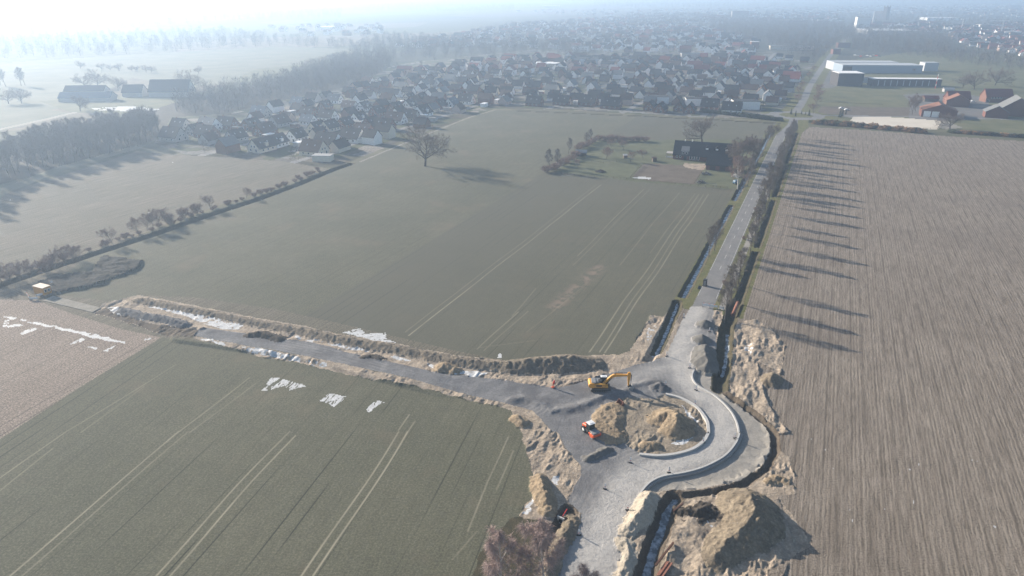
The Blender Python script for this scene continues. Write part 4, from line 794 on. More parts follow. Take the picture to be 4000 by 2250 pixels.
def shrub_ball(seed,H,wd,mat='hedge_leaf',n=420):
    R_=random.Random(seed); tr=MB(); tr.tube([(0,0,-.1),(0,0,H*.5)],[.05,.03],4,cap=False); tw=MB()
    for i in range(n):
        th=R_.uniform(0,2*PI); ph=R_.random(); rr=R_.random()**.4; x=wd*rr*math.cos(th)*math.sqrt(1-ph*ph*.7); y=wd*rr*math.sin(th)*math.sqrt(1-ph*ph*.7); z=H*ph*(.55+.45*rr)
        s=R_.uniform(.10,.24)*max(1,wd/1.2); u=Vector((R_.uniform(-1,1),R_.uniform(-1,1),R_.uniform(-1,1))).normalized(); v=u.orthogonal().normalized()
        i0=len(tw.v); c=Vector((x,y,z)); tw.v+=[tuple(c-u*s),tuple(c+v*s*.6),tuple(c+u*s),tuple(c-v*s*.6)]; tw.f.append((i0,i0+1,i0+2,i0+3)); tw.m.append(0)
    return tr.mesh('stem',M['bark'],True), tw.mesh('leaves',M[mat])
PR={}
for i in range(2): PR['oak%d'%i]=(grow(10+i,17,'bark','twig_brown','oak',1.1),17)
for i in range(4): PR['alley%d'%i]=(grow(20+i,14,'bark_grey','twig_grey','alley',1.3),14)
for i in range(4): PR['wood%d'%i]=(grow(30+i,16,'bark_grey','twig_grey','wood'),16)
for i in range(2): PR['rwood%d'%i]=(grow(40+i,15,'bark_grey','twig_brown','round',.9),15)
for i in range(2): PR['red%d'%i]=(grow(50+i,11,'bark_grey','twig_red','round',.55),11)
PR['birch1']=(grow(61,13,'birch_bark','twig_dull','birch',1.7),13)
PR['birch0']=(grow(60,16,'birch_bark','twig_red','birch',1.5),16)
for i in range(2): PR['bush%d'%i]=(grow(70+i,3.2,'bark_grey','twig_red','bush'),3.2)
PR['con0']=(conifer(80,9,2.2),9); PR['con1']=(conifer(81,7,1.1),7)
PR['ball0']=(shrub_ball(90,1.6,1.3),1.6); PR['ball1']=(shrub_ball(91,1.4,1.2,'dry_leaf'),1.4)
NT_TREES=0
def plant(kind,xy,H,label,cat='tree',group=None,name=None,z=None,wide=1.):
    (a,b),h0=PR[kind]; s=H/h0; x,y=xy; root=empty(name or ('bare_tree' if kind[0] not in 'cb' or kind.startswith('birch') else 'shrub'),(x,y,ground_z(x,y)-.02 if z is None else z),rnd.uniform(0,6.28),label,cat,group)
    root.scale=(s*wide,s*wide,s)
    for m_ in (a,b):
        o=D.objects.new(m_.name.split('.')[0],m_); C.objects.link(o); o.parent=root
    return root
# ------------------------------------------------------------------ named trees and bushes
def W(x,y): return G(x*1.5528,y*1.5528)
plant('oak0',W(1069,418),21,'large lone bare oak standing in the middle of the green field',name='oak_tree')
plant('oak1',G(2742,556),17,'wide bare oak rising behind the dark roofed farmhouse',name='oak_tree')
al=0
for k in range(21):
    s=-60.7+15*k
    if k in (3,): continue
    plant('alley%d'%(k%4),ST(s+rnd.uniform(-1,1),7.6+rnd.uniform(-.3,.5)),rnd.uniform(12.5,15.5),'bare roadside tree %s in the row right of the road, counted from the gravel piles'%(['first','second','third','fourth','fifth','sixth','seventh','eighth','ninth','tenth','eleventh','twelfth','thirteenth','fourteenth','fifteenth','sixteenth','seventeenth','eighteenth','nineteenth','twentieth','twenty-first'][al]),group='bare trees in a row right of the asphalt road',name='roadside_tree'); al+=1
for k in range(9):
    plant('alley%d'%((k+1)%4),ST(82+20*k+rnd.uniform(-2,2),6.6+rnd.uniform(-2.2,1.5)),rnd.uniform(9,13),'smaller bare tree growing between the tall trees right of the asphalt road',group='smaller bare trees between the roadside row',name='roadside_tree')
for k in range(6):
    plant('bush%d'%(k%2),ST(-30+44*k+rnd.uniform(-4,4),3.9+rnd.uniform(-.3,.5)),rnd.uniform(1.6,2.6),'leafless verge bush between the asphalt road and the cycle path','shrub','verge bushes beside the cycle path',name='verge_bush')
for s,t,h,lb in ((-8.2,-5.8,12.5,'left one of two bare trees beside the west ditch halfway down the road'),(-1,-4.8,12.5,'right one of two bare trees beside the west ditch halfway down the road'),(101.5,-4.9,12,'slim bare tree between the ditch and road near the farmhouse lawn'),(118,-5.2,13,'bare roadside tree just beyond the white birch'),(150,-5.2,13,'bare roadside tree opposite the dark farmhouse'),(205,-6,14,'bare roadside tree near the junction, left of the road')):
    plant('alley%d'%(int(h*2)%4),ST(s,t),h,lb,group='bare trees left of the asphalt road',name='roadside_tree')
plant('birch0',ST(94,-8.6),17.5,'tall white stemmed birch beside the ditch next to the farm lawn',name='birch_tree')
plant('birch1',G(2130,2350),17,'bare reddish birch growing at the bottom edge beside the crop field',name='birch_tree')
plant('birch1',G(1960,2370),15,'smaller reddish birch left of the bottom edge birch',name='birch_tree')
plant('birch1',G(2260,2420),11,'reddish bare bush tree at the very bottom edge of the picture')
F1=lambda x,y:Zm(2560,530,5.843,x,y)
for i,(x,y,h,kd) in enumerate([(1750,760,14,'rwood0'),(1850,640,15,'rwood1'),(1960,560,15,'rwood0'),(2060,520,14,'rwood1'),(1780,560,14,'red0'),(2150,420,13,'rwood0'),(1900,820,10,'red1'),(2080,760,9,'red0'),(2230,560,9,'red1'),(2330,380,10,'rwood0'),(1990,950,7,'red1'),(2050,1050,6,'red0')]):
    plant(kd,F1(x,y),h,'bare brown tree, number %d in the clump right of the farmhouse'%(i+1),group='bare trees clumped right of the farmhouse')
G1=lambda x,y:Zm(2100,530,5.843,x,y)
for i,(x,y,h) in enumerate([(280,800,12),(450,740,11),(700,420,10),(1100,230,9),(1160,150,9)]): plant('alley%d'%(i%4),G1(x,y),h,'bare tree %s along the brown hedge left of the farm plot'%['first','second','third','fourth','fifth'][i],group='bare trees in the hedge left of the farm plot')
for i,(x,y,h,lb) in enumerate([(920,720,5.5,'small crooked fruit tree in the grassy plot near the fence'),(1560,540,8.5,'fruit tree with a dark base ring in the grassy plot'),(1955,320,8,'fruit tree at the back of the grassy plot'),(1590,500,7,'fruit tree just behind the one with a dark base ring'),(2405,530,7,'fruit tree beside the lit lawn left of the farmhouse'),(2120,600,7,'dark stemmed fruit tree behind the paddock fence'),(1680,280,7,'pale fruit tree in the far part of the plot')]): plant('red%d'%(i%2),G1(x,y),h,lb,group='fruit trees in the farm plot',name='fruit_tree')
hl=[(190,840),(330,800),(420,760),(560,690),(660,620),(760,560),(850,500),(930,330),(1010,290),(1100,260),(1200,200),(1290,150),(1400,110),(1550,115),(1700,120),(1850,120),(2000,125),(2150,125),(2300,130),(2450,130)]
for i,(x,y) in enumerate(hl): plant('bush%d'%(i%2),G1(x+rnd.uniform(-15,15),y),rnd.uniform(3.2,4.6),'leafless brown hedge bush around the left and far side of the farm plot','shrub','hedge bushes around the farm plot',wide=1.6)
# scrub along the west ditch line and beside roads
for i,(c_,r_,x,y,h,kd) in enumerate([(0,1,2120,660,8,'red0'),(0,1,2480,545,6,'red1'),(0,1,1600,810,9,'red0'),(0,1,1540,850,9,'red1'),(0,1,1480,870,8,'red0'),(0,1,1400,905,8,'red1'),(0,1,1700,800,5,'bush0'),(0,1,1850,740,5,'bush1'),(0,1,1980,700,5,'bush0'),(0,1,1130,1000,8,'red0'),(0,1,730,1180,9,'red1'),(0,1,650,1220,9,'red0'),(0,1,560,1240,9,'red1'),(0,1,480,1290,6,'bush1'),(0,1,300,1340,8,'red0'),(0,1,200,1370,8,'red1'),(0,1,100,1370,8,'red0'),(0,1,20,1400,8,'red1'),(0,1,-80,1420,8,'red0'),(1,1,150,480,2.5,'bush0'),(1,1,420,350,2.5,'bush1'),(1,1,620,270,2.5,'bush0')]):
    plant(kd,Q(c_,r_,x,y),h,'leafless scrub growth number %d along the long ditch left of the green field'%(i+1),'tree' if h>5 else 'shrub','scrub along the long ditch',name='scrub_tree' if h>5 else 'ditch_bush')
dl=PP([(-60,745),(0,712),(60,692),(160,657),(230,634)])+QL(0,1,[(1500,900),(2100,690),(2574,540)])+QL(1,1,[(400,395),(700,265)])
cum=[0]
for a,b in zip(dl,dl[1:]): cum.append(cum[-1]+math.hypot(b[0]-a[0],b[1]-a[1]))
for i in range(44):
    s_=cum[-1]*i/44+rnd.uniform(-2,2); s_=max(0,s_); j=max(k_ for k_ in range(len(cum)-1) if cum[k_]<=s_); f_=(s_-cum[j])/(cum[j+1]-cum[j]); p=(dl[j][0]+(dl[j+1][0]-dl[j][0])*f_-1.5+rnd.uniform(-1.2,1.2),dl[j][1]+(dl[j+1][1]-dl[j][1])*f_+2+rnd.uniform(-1,1.5))
    plant('bush%d'%(i%2),p,rnd.uniform(1.1,2.6),'low leafless scrub bush on the left bank of the long ditch','shrub','low scrub on the bank of the long ditch',name='ditch_bush',wide=1.5)
# ------------------------------------------------------------------ woods: the nearest trees singly, the rest as one mass
def scatter(poly,step,jit=.45):
    xs=[p[0] for p in poly]; ys=[p[1] for p in poly]; gx=np.arange(min(xs),max(xs),step); gy=np.arange(min(ys),max(ys),step)
    X,Y=np.meshgrid(gx,gy); X=X.ravel()+np.array([rnd.uniform(-1,1)*step*jit for _ in range(X.size)]); Y=Y.ravel()+np.array([rnd.uniform(-1,1)*step*jit for _ in range(Y.size)])
    m=inpoly(X,Y,poly); return list(zip(X[m].tolist(),Y[m].tolist()))
wood_near=scatter(PP([(-120,560),(0,460),(100,432),(345,373),(405,342),(390,312),(250,335),(0,395),(-200,450)]),6.3)
wood_belt=scatter(PP([(430,296),(560,286),(760,240),(905,212),(985,170),(960,152),(870,150),(740,196),(560,240),(440,268)]),10)
sides=lambda p:abs(p[0])<(p[1]*.917+36)*.80
wood_near=[p for p in wood_near if sides(p)]; wood_belt=[p for p in wood_belt if sides(p)]
wood_near.sort(key=lambda p:p[1]+.5*p[0]); 
rest=[]
single=[]
cand=[(p,'n') for p in wood_near]+[(p,'b') for p in wood_belt]; cand.sort(key=lambda c:math.hypot(*c[0]))
for i,(p,w_) in enumerate(cand):
    if i<190:
        plant('wood%d'%(i%4),p,rnd.uniform(12,17),{'n':'tall bare tree in the hazy wood along the left edge','b':'tall bare tree in the wooded belt behind the left village'}[w_],group={'n':'trees of the wood at the left edge','b':'trees of the belt behind the left village'}[w_],name='woodland_tree',z=0)
    else: rest.append((p[0],p[1],rnd.uniform(12,17)))
for i,(x,y,h,kd) in enumerate([(1920,925,19,'oak0'),(850,880,14,'oak1'),(985,880,16,'oak0'),(1190,915,14,'oak1'),(60,870,20,'alley0'),(215,865,19,'alley1'),(255,860,18,'alley2'),(10,860,19,'alley3'),(220,1040,13,'oak1'),(90,1045,12,'oak0'),(808,1118,13,'oak1'),(810,690,9,'oak0'),(1020,700,8,'oak1'),(1110,708,7,'oak0'),(1200,712,9,'oak1'),(1330,718,7,'oak0'),(1385,720,7,'oak1'),(1470,728,8,'oak0'),(1520,730,8,'oak1'),(2000,740,8,'oak0')]):
    plant(kd,Q(0,0,x,y),h,'pale hazy lone tree number %d around the farm far left'%(i+1),group='lone trees around the hazy farm',z=0)
# farther woods
for poly,st_,h in (([(0,100),(330,88),(560,80),(700,98),(880,112),(905,130),(700,116),(330,138),(0,150)],26,16),([(880,118),(980,95),(1250,112),(1420,118),(1480,128),(1330,138),(1060,150),(985,165),(900,140)],17,15),
    ([(0,60),(300,45),(560,30),(860,25),(860,45),(560,55),(0,95)],45,18),([(870,12),(1300,14),(1290,26),(900,30)],60,18),([(1500,4),(2000,5),(2000,18),(1480,22)],75,20),([(2000,0),(2576,2),(2576,9),(2000,12)],90,20),
    ([(1780,45),(1950,55),(2120,62),(2140,100),(2090,135),(2040,160),(1990,140),(1930,112),(1880,100),(1790,80)],17,15),([(2130,70),(2350,85),(2400,105),(2380,150),(2250,138),(2140,130)],16,15),([(2360,120),(2576,150),(2700,170),(2700,200),(2576,180),(2370,155)],16,13),
    ([(1560,40),(1790,40),(1790,60),(1600,75)],32,15),([(2140,40),(2576,52),(2576,80),(2140,66)],40,14),([(1400,128),(1500,128),(1500,150),(1420,150)],16,12)):
    q=[p for p in scatter(PP(poly),st_) if sides(p)]; rest+= [(x,y,rnd.uniform(.75,1.15)*h) for x,y in q]
# scattered garden trees in the villages and town
for poly,st_,h in (([(430,300),(900,175),(1300,130),(1900,125),(2040,170),(1985,285),(1300,275),(1000,360),(838,415),(480,385)],26,8),([(900,120),(1300,60),(2576,25),(2576,70),(2200,60),(1900,110),(1300,125)],34,12)):
    q=[p for p in scatter(PP(poly),st_) if sides(p)]; rnd.shuffle(q); rest+=[(x,y,rnd.uniform(.6,1.3)*h) for x,y in q[:int(len(q)*.45)]]
def far_tree_proto(seed):
    R_=random.Random(seed); v=[];f=[]
    def q(a,b,w):
        i=len(v); s=Vector((w,0,0)); s.rotate(Matrix.Rotation(R_.uniform(0,3.1),3,'Z')); v.extend([tuple(Vector(a)-s),tuple(Vector(a)+s),tuple(Vector(b)+s*.5),tuple(Vector(b)-s*.5)]); f.append((i,i+1,i+2,i+3))
    q((0,0,-.05),(0,0,.6),.02)
    for i in range(120):
        a=R_.uniform(0,2*PI); r=.34*R_.random()**.6; z=R_.uniform(.12,.95); c=Vector((math.cos(a)*r*(1.2-z*.6),math.sin(a)*r*(1.2-z*.6),z)); d=Vector((math.cos(a)*.5,math.sin(a)*.5,R_.uniform(.3,1))).normalized()*R_.uniform(.10,.24); q(c-d*.5,c+d*.5,R_.uniform(.005,.012))
    return np.array(v),np.array(f)
protos=[far_tree_proto(s) for s in range(5)]
def mass(name,items,mat,label,cat,protos,wfac=1.):
    V=[];F_=[];base=0
    for i,(x,y,h) in enumerate(items):
        pv,pf=protos[i%len(protos)]; a=rnd.uniform(0,6.28); ca,sa=math.cos(a),math.sin(a); q=pv*np.array([h*wfac,h*wfac,h]); V.append(np.stack([q[:,0]*ca-q[:,1]*sa+x,q[:,0]*sa+q[:,1]*ca+y,q[:,2]],1)); F_.append(pf+base); base+=len(pv)
    V=np.concatenate(V); F_=np.concatenate(F_); me=D.meshes.new(name); me.vertices.add(len(V)); me.vertices.foreach_set('co',V.ravel()); me.loops.add(F_.size); me.loops.foreach_set('vertex_index',F_.ravel().astype(np.int32)); me.polygons.add(len(F_)); me.polygons.foreach_set('loop_start',np.arange(0,F_.size,F_.shape[1],dtype=np.int32)); me.update(calc_edges=True); me.materials.append(mat)
    o=D.objects.new(name,me); C.objects.link(o); return tag(o,label,cat,kind='stuff')
print('far trees',len(rest))
mass('woodland',rest,M['twig_far'],'far bare woods and garden trees fading into the haze','woodland',protos,1.05)
# roadside trees beyond the junction, hedges and garden shrubs near the halls
for i,(c_,r_,x,y,h,kd) in enumerate([(3,0,455,1140,10,'red0'),(3,0,480,1060,11,'red1'),(3,0,500,1000,11,'red0'),(3,0,520,960,12,'red1'),(3,0,300,1040,10,'red0'),(3,0,310,960,10,'red1'),(3,0,335,900,10,'red0'),(3,0,420,800,10,'red1'),(3,0,450,730,10,'red0')]):
    plant(kd,Q(c_,r_,x,y),h,'reddish bare avenue tree number %d along the road beyond the roundabout junction'%(i+1),group='reddish avenue trees beyond the junction',name='avenue_tree')
for i,(x,y,h,kd,lb) in enumerate([(1450,1150,15,'rwood0','left half of the big bare tree beside the barn with white doors'),(1480,1120,16,'rwood1','right half of the big bare tree beside the barn with white doors'),(1830,1300,12,'oak1','bare tree at the drive in front of the barns'),(2070,900,17,'oak0','spreading bare tree behind the red roofed barns'),(2280,860,18,'oak1','broad bare tree behind the long red roofed house'),(1960,880,12,'oak0','smaller bare tree behind the red roofed barns'),(1040,725,7,'red0','small tree before the left part of the pale hall'),(1280,730,8,'red1','small tree before the middle of the pale hall'),(1450,735,7,'red0','small tree before the right part of the pale hall'),(40,1410,12,'rwood1','bare tree left of the road just before the junction')]):
    plant(kd,Q(3,0,x,y),h,lb)
for i,(x,y,h) in enumerate([(230,1150,4.5),(275,1170,4.5),(335,1150,3),(375,1155,3),(410,1165,5),(745,1170,6),(720,1180,6),(780,1150,4)]): plant('con%d'%(i%2),Q(3,0,x,y),h,'dark evergreen number %d from the left around the roundabout junction'%(i+1),'tree','dark evergreens at the junction',name='evergreen_tree')
for i in range(26):
    t=i/25; x=440+t*1100; y=1235+t*95+8*math.sin(i*2.1); plant('ball1' if i%3 else 'ball0',Q(3,0,x,y),rnd.uniform(2,3.2),'scruffy brown bush in the hedge between arena and ploughed field','shrub','hedge bushes before the riding arena',name='hedge_bush',wide=1.7)
for i in range(20):
    t=i/19; plant('ball1' if i%2 else 'ball0',Q(3,0,1850+t*760,1335+t*50),rnd.uniform(1.6,2.4),'low brown bush along the far edge of the ploughed field','shrub','bushes along the far edge of the ploughed field',name='hedge_bush',wide=1.9)
for i in range(24):
    t=i/23; p=W(1770+t*190,282+t*22); plant('ball0',p,rnd.uniform(2.2,3.2),'dark clipped hedge piece between village gardens and green field','shrub','hedge between village and green field',name='hedge_bush',wide=1.5)
# ================================================================== BUILDINGS
for n_,c_ in dict(white_wall=(.78,.77,.75),cream_wall=(.62,.55,.45),grey_wall=(.36,.35,.34),brick_wall=(.17,.085,.06),redbrick_wall=(.15,.066,.05),pink_wall=(.50,.38,.32),blue_wall=(.30,.36,.42),dark_wall=(.06,.055,.055)).items(): P_(n_,c_,rough=.85,var=.08,scale=.8)
for n_,c_ in dict(slate_roof=(.042,.043,.047),brown_roof=(.085,.06,.052),red_roof=(.17,.055,.048),orange_roof=(.23,.115,.08),grey_roof=(.16,.165,.17),bluegrey_roof=(.10,.125,.155),pale_roof=(.34,.34,.34),snowy_roof=(.74,.75,.76)).items(): P_(n_,c_,rough=.85,var=.15,scale=1.5,spec=.15)
P_('window_white',(.70,.70,.70),rough=.5)
HC={}
def house_mesh(w,l,wh,rh,kind):
    key=(w,l,wh,rh,kind)
    if key in HC: return HC[key]
    b=MB(); hw,hl=w/2,l/2
    if kind=='gable': b.prism([(-hw,-.3),(hw,-.3),(hw,wh),(0,wh+rh),(-hw,wh)],-hl,hl,axis='y')
    else: b.box(-hw,hw,-hl,hl,-.3,wh)
    wm=b.mesh('wall',M['white_wall']); r=MB(); ov=.45; th=.22
    if kind=='gable':
        sl=rh/hw; prof=[(-hw-ov,wh-ov*sl),(0,wh+rh),(hw+ov,wh-ov*sl),(hw+ov,wh-ov*sl+th),(0,wh+rh+th+.08),(-hw-ov,wh-ov*sl+th)]
        r.prism(prof,-hl-.35,hl+.35,axis='y')
    elif kind=='hip':
        e=[(-hw-ov,-hl-ov,wh),(hw+ov,-hl-ov,wh),(hw+ov,hl+ov,wh),(-hw-ov,hl+ov,wh)]; t=[(0,-hl+hw,wh+rh),(0,hl-hw,wh+rh)]
        if hl-hw<.5: t=[(0,-.5,wh+rh),(0,.5,wh+rh)]
        r.add(e+t,[(0,1,4),(1,2,5,4),(2,3,5),(3,0,4,5),(3,2,1,0)])
    else: r.box(-hw-.15,hw+.15,-hl-.15,hl+.15,wh,wh+.35)
    rm=r.mesh('roof',M['slate_roof'])
    ws=[]
    def win(x,y,z,ww,hh,ax):
        q=MB(); d=.05
        if ax=='y': sg=1 if y>0 else -1; q.box(x-ww/2,x+ww/2,min(y,y+sg*d),max(y,y+sg*d),z,z+hh,0); q.box(x-ww/2+.12,x+ww/2-.12,min(y+sg*d,y+sg*d*1.6),max(y+sg*d,y+sg*d*1.6),z+.12,z+hh-.12,1)
        else: sg=1 if x>0 else -1; q.box(min(x,x+sg*d),max(x,x+sg*d),y-ww/2,y+ww/2,z,z+hh,0); q.box(min(x+sg*d,x+sg*d*1.6),max(x+sg*d,x+sg*d*1.6),y-ww/2+.12,y+ww/2-.12,z+.12,z+hh-.12,1)
        ws.append(q.mesh('window',[M['window_white'],M['glass']]))
    for sg in (-1,1):
        win(-w*.22,sg*hl,.8,1.3,1.5,'y'); win(w*.22,sg*hl,.4,1.4,1.9,'y')
        if kind=='gable' and rh>2.5: win(-w*.12,sg*hl,wh+.2,1.0,1.3,'y'); win(w*.12,sg*hl,wh+.2,1.0,1.3,'y')
        elif wh>5: win(-w*.22,sg*hl,3.6,1.2,1.3,'y'); win(w*.22,sg*hl,3.6,1.2,1.3,'y')
        for yy in (-l*.28,0,l*.28): win(sg*hw,yy,.9,1.2,1.2,'x')
        if wh>5:
            for yy in (-l*.28,l*.28): win(sg*hw,yy,3.6,1.2,1.2,'x')
    c=MB(); c.box(-.3,.3,hl*.3,hl*.3+.7,wh+rh-.8,wh+rh+.9) ; cm=c.mesh('chimney',M['brick_wall'])
    d=MB(); 
    if kind=='gable':
        x0=hw*.95; d.box(hw*.25,x0,-1.1,1.1,wh+.3,wh+rh*.48); dm=d.mesh('dormer',M['white_wall'])
    else: dm=None
    vm=[]
    if kind=='gable':
        sl=rh/hw
        for sx in (-1,1):
            for yy in (-hl*.45,hl*.35):
                v=MB()
                x=sx*hw*.5; z=wh+rh*.5+th+.10; a=sx*.38; b_=sl*.38; v.add([(x-.38,yy-.35,z+(b_ if sx>0 else -b_)),(x+.38,yy-.35,z-(b_ if sx>0 else -b_)),(x+.38,yy+.35,z-(b_ if sx>0 else -b_)),(x-.38,yy+.35,z+(b_ if sx>0 else -b_))],[(0,1,2,3)]); vm.append(v.mesh('skylight',M['blue_wall']))
    HC[key]=(wm,rm,ws,cm,dm,vm); return HC[key]
def part(parent,mesh,mat=None,name=None):
    o=D.objects.new(name or mesh.name.split('.')[0],mesh); C.objects.link(o); o.parent=parent
    if mat: o.material_slots[0].link='OBJECT'; o.material_slots[0].material=M[mat]
    return o
def house(xy,rz,w,l,wh,rh,wall,roof,label,group=None,kind='gable',detail=2,dormer=False,name='house',cat='house',dorm_side=1):
    wm,rm,ws,cm,dm,vm=house_mesh(w,l,wh,rh,kind); root=empty(name,(xy[0],xy[1],0),rz,label,cat,group)
    part(root,wm,wall); ro=part(root,rm,roof)
    if detail>=2:
        for q in ws: part(root,q)
        for q in vm: part(ro,q)
    if detail>=1 and kind!='flat': part(ro,cm)
    if dormer and dm: part(root,dm,wall)
    return root
A_=AX-PI/2   # ridge along the road axis (gable faces the camera side)
B_=AX        # ridge across it
def rot(o): return A_ if o=='A' else A_+PI/2
# hand placed houses: zoom origin x,y; base centre; ridge; wall; roof; size; dormer
L1=[((560,380),[(620,860,'B','grey','slate',1.2),(1080,740,'A','grey','slate',.9),(1290,800,'B','brick','slate',1.1),(1340,650,'B','white','grey',1.2),(1880,880,'A','grey','slate',1.0),(1700,620,'B','redbrick','slate',1.1),(2180,640,'A','brick','slate',1.),(760,640,'B','grey','slate',1.)]),
((1000,330),[(830,1130,'A','white','slate',1.),(1240,960,'A','cream','slate',1.),(1490,930,'A','cream','slate',1.),(440,1240,'A','white','slate',1.),(130,1330,'A','cream','slate',1.1),(1470,1250,'B','white','slate',1.25),(1180,1400,'B','cream','brown',1.15),(1960,1140,'B','white','slate',1.2),(190,1010,'A','brick','brown',1.1),(480,830,'A','grey','brown',1.1),(1070,640,'B','brick','slate',1.),(1060,800,'B','white','bluegrey',.9),(1460,720,'B','white','slate',1.05),(1400,500,'A','brick','slate',.9),(1900,520,'B','white','brown',.95),(2180,520,'A','white','slate',.9),(2080,760,'A','white','slate',1.),(1800,860,'A','brick','slate',.9),(2330,860,'A','brick','slate',1.),(2450,620,'A','redbrick','slate',.95),(2180,1010,'B','brick','brown',1.),(1600,370,'B','white','grey',1.),(1150,340,'B','grey','slate',1.),(860,430,'B','grey','bluegrey',1.),(2280,280,'B','white','slate',.9),(2050,330,'B','white','slate',.9),(1420,300,'A','grey','slate',.9),(100,640,'B','grey','bluegrey',1.1)]),
((1480,230),[(90,500,'A','white','slate',.9),(420,540,'B','white','slate',.9),(130,740,'B','white','slate',.9),(330,760,'B','white','slate',.85),(600,720,'B','white','slate',.9),(620,850,'A','cream','slate',.9),(860,860,'A','redbrick','slate',.95),(620,1000,'A','white','slate',.95),(340,1060,'A','brick','slate',1.),(1060,760,'A','white','slate',.95),(1220,520,'A','white','bluegrey',.8),(850,540,'B','brick','slate',.9),(1230,990,'A','redbrick','slate',.95),(1470,960,'A','white','bluegrey',.95),(1760,900,'B','white','slate',1.05),(880,1150,'A','white','slate',1.15),(640,1230,'B','grey','slate',1.),(350,1290,'B','white','brown',1.1),(110,1420,'B','brick','slate',1.1),(900,360,'B','white','slate',.9),(1240,330,'A','cream','slate',.8),(2360,330,'B','white','slate',.9),(1560,660,'B','brick','slate',.9),(1910,690,'B','brick','slate',1.),(2270,720,'B','cream','slate',1.),(2110,820,'B','white','slate',.7),(1700,500,'B','brick','slate',.85),(1900,520,'A','white','slate',.85),(2080,380,'A','brick','slate',.85),(2330,520,'B','brick','slate',.9),(180,500,'B','grey','slate',.8),(1050,560,'B','grey','slate',.8),(2450,560,'B','pink','slate',.85)]),
((1960,230),[(660,940,'B','brick','slate',1.05),(1210,920,'B','brick','slate',1.1),(1740,930,'B','brick','slate',1.2),(2200,990,'B','brick','slate',1.3),(2370,760,'B','white','slate',1.1),(110,720,'B','white','slate',1.),(1100,660,'A','cream','slate',.95),(1410,570,'A','white','bluegrey',1.),(330,590,'B','white','slate',.95),(480,500,'B','white','slate',.9),(920,520,'B','white','slate',.95),(680,600,'B','brick','slate',1.),(510,420,'A','grey','slate',.85),(950,410,'A','grey','slate',.85),(480,310,'B','pink','slate',.85),(850,290,'B','white','slate',.85),(1170,290,'B','pink','slate',.85),(1480,370,'A','white','slate',.85),(2250,230,'B','white','pale',.8),(2370,280,'B','white','slate',.8),(120,400,'A','cream','slate',.8)]),
((2440,230),[(520,1030,'A','brick','slate',.95),(720,1070,'A','brick','slate',.95),(1110,1040,'A','brick','slate',.95),(1310,1080,'A','brick','slate',.95),(1710,1010,'B','brick','slate',1.15),(2150,1080,'B','white','slate',1.2),(840,720,'B','brick','slate',1.2),(1180,650,'A','white','grey',1.05),(500,560,'A','white','slate',.9),(1020,490,'A','white','brown',.95),(1350,500,'A','white','slate',.95),(1920,610,'A','white','slate',1.),(2160,700,'B','brick','slate',1.05),(1570,570,'B','white','brown',.8),(270,340,'A','white','slate',.8),(390,410,'A','white','slate',.7),(200,200,'B','pink','slate',.85),(560,130,'B','pink','slate',.8),(880,250,'B','cream','pale',1.),(1150,130,'B','white','slate',.8),(1330,170,'B','white','pale',.9),(1590,250,'A','white','slate',.8),(1850,200,'B','pink','slate',.8),(1840,340,'A','white','slate',.85),(1950,400,'A','white','slate',.85),(2230,390,'B','white','slate',.8),(620,340,'B','brick','slate',1.),(730,150,'B','redbrick','red',.8),(1040,240,'B','pink','slate',.8),(1350,350,'B','white','slate',.8),(2150,110,'B','pink','brown',.75),(2290,110,'B','pink','orange',.75),(1680,70,'B','white','slate',.8),(90,420,'B','brick','grey',.9),(650,560,'B','brick','slate',.9)]),
((2800,150),[(1230,860,'A','white','brown',1.),(1590,660,'A','cream','brown',1.),(950,660,'B','white','red',1.),(920,1080,'A','brick','slate',1.),(1080,980,'A','brick','slate',.9),(700,640,'A','grey','slate',.85),(1150,460,'A','white','slate',.8),(1260,400,'B','white','slate',.75),(950,470,'B','white','brown',.75),(440,520,'B','pink','orange',.7),(300,500,'B','pink','brown',.75),(700,370,'B','white','slate',.75),(400,360,'B','white','slate',.75),(120,340,'B','white','slate',.75),(60,400,'B','white','slate',.75),(1450,430,'B','white','slate',.8),(1760,480,'B','brick','slate',.9),(560,800,'A','grey','slate',.85),(1130,640,'B','brick','slate',.8),(1380,560,'B','cream','brown',.8),(820,820,'B','brick','slate',.8),(300,720,'B','brick','slate',.8)])]
placed=[]; ordn=['first','second','third','fourth','fifth','sixth','seventh','eighth','ninth','tenth','eleventh','twelfth','thirteenth','fourteenth','fifteenth','sixteenth','seventeenth','eighteenth','nineteenth','twentieth']
specs=[]
for (ox,oy),lst in L1:
    for x,y,o,wl,rf,s in lst:
        p=Zm(ox,oy,5.152,x,y)
        if any(math.hypot(p[0]-q[0],p[1]-q[1])<9 for q in placed): continue
        placed.append(p); specs.append((p,o,wl,rf,s))
def nm(n): return {'redbrick':'red brick','bluegrey':'blue grey'}.get(n,n)
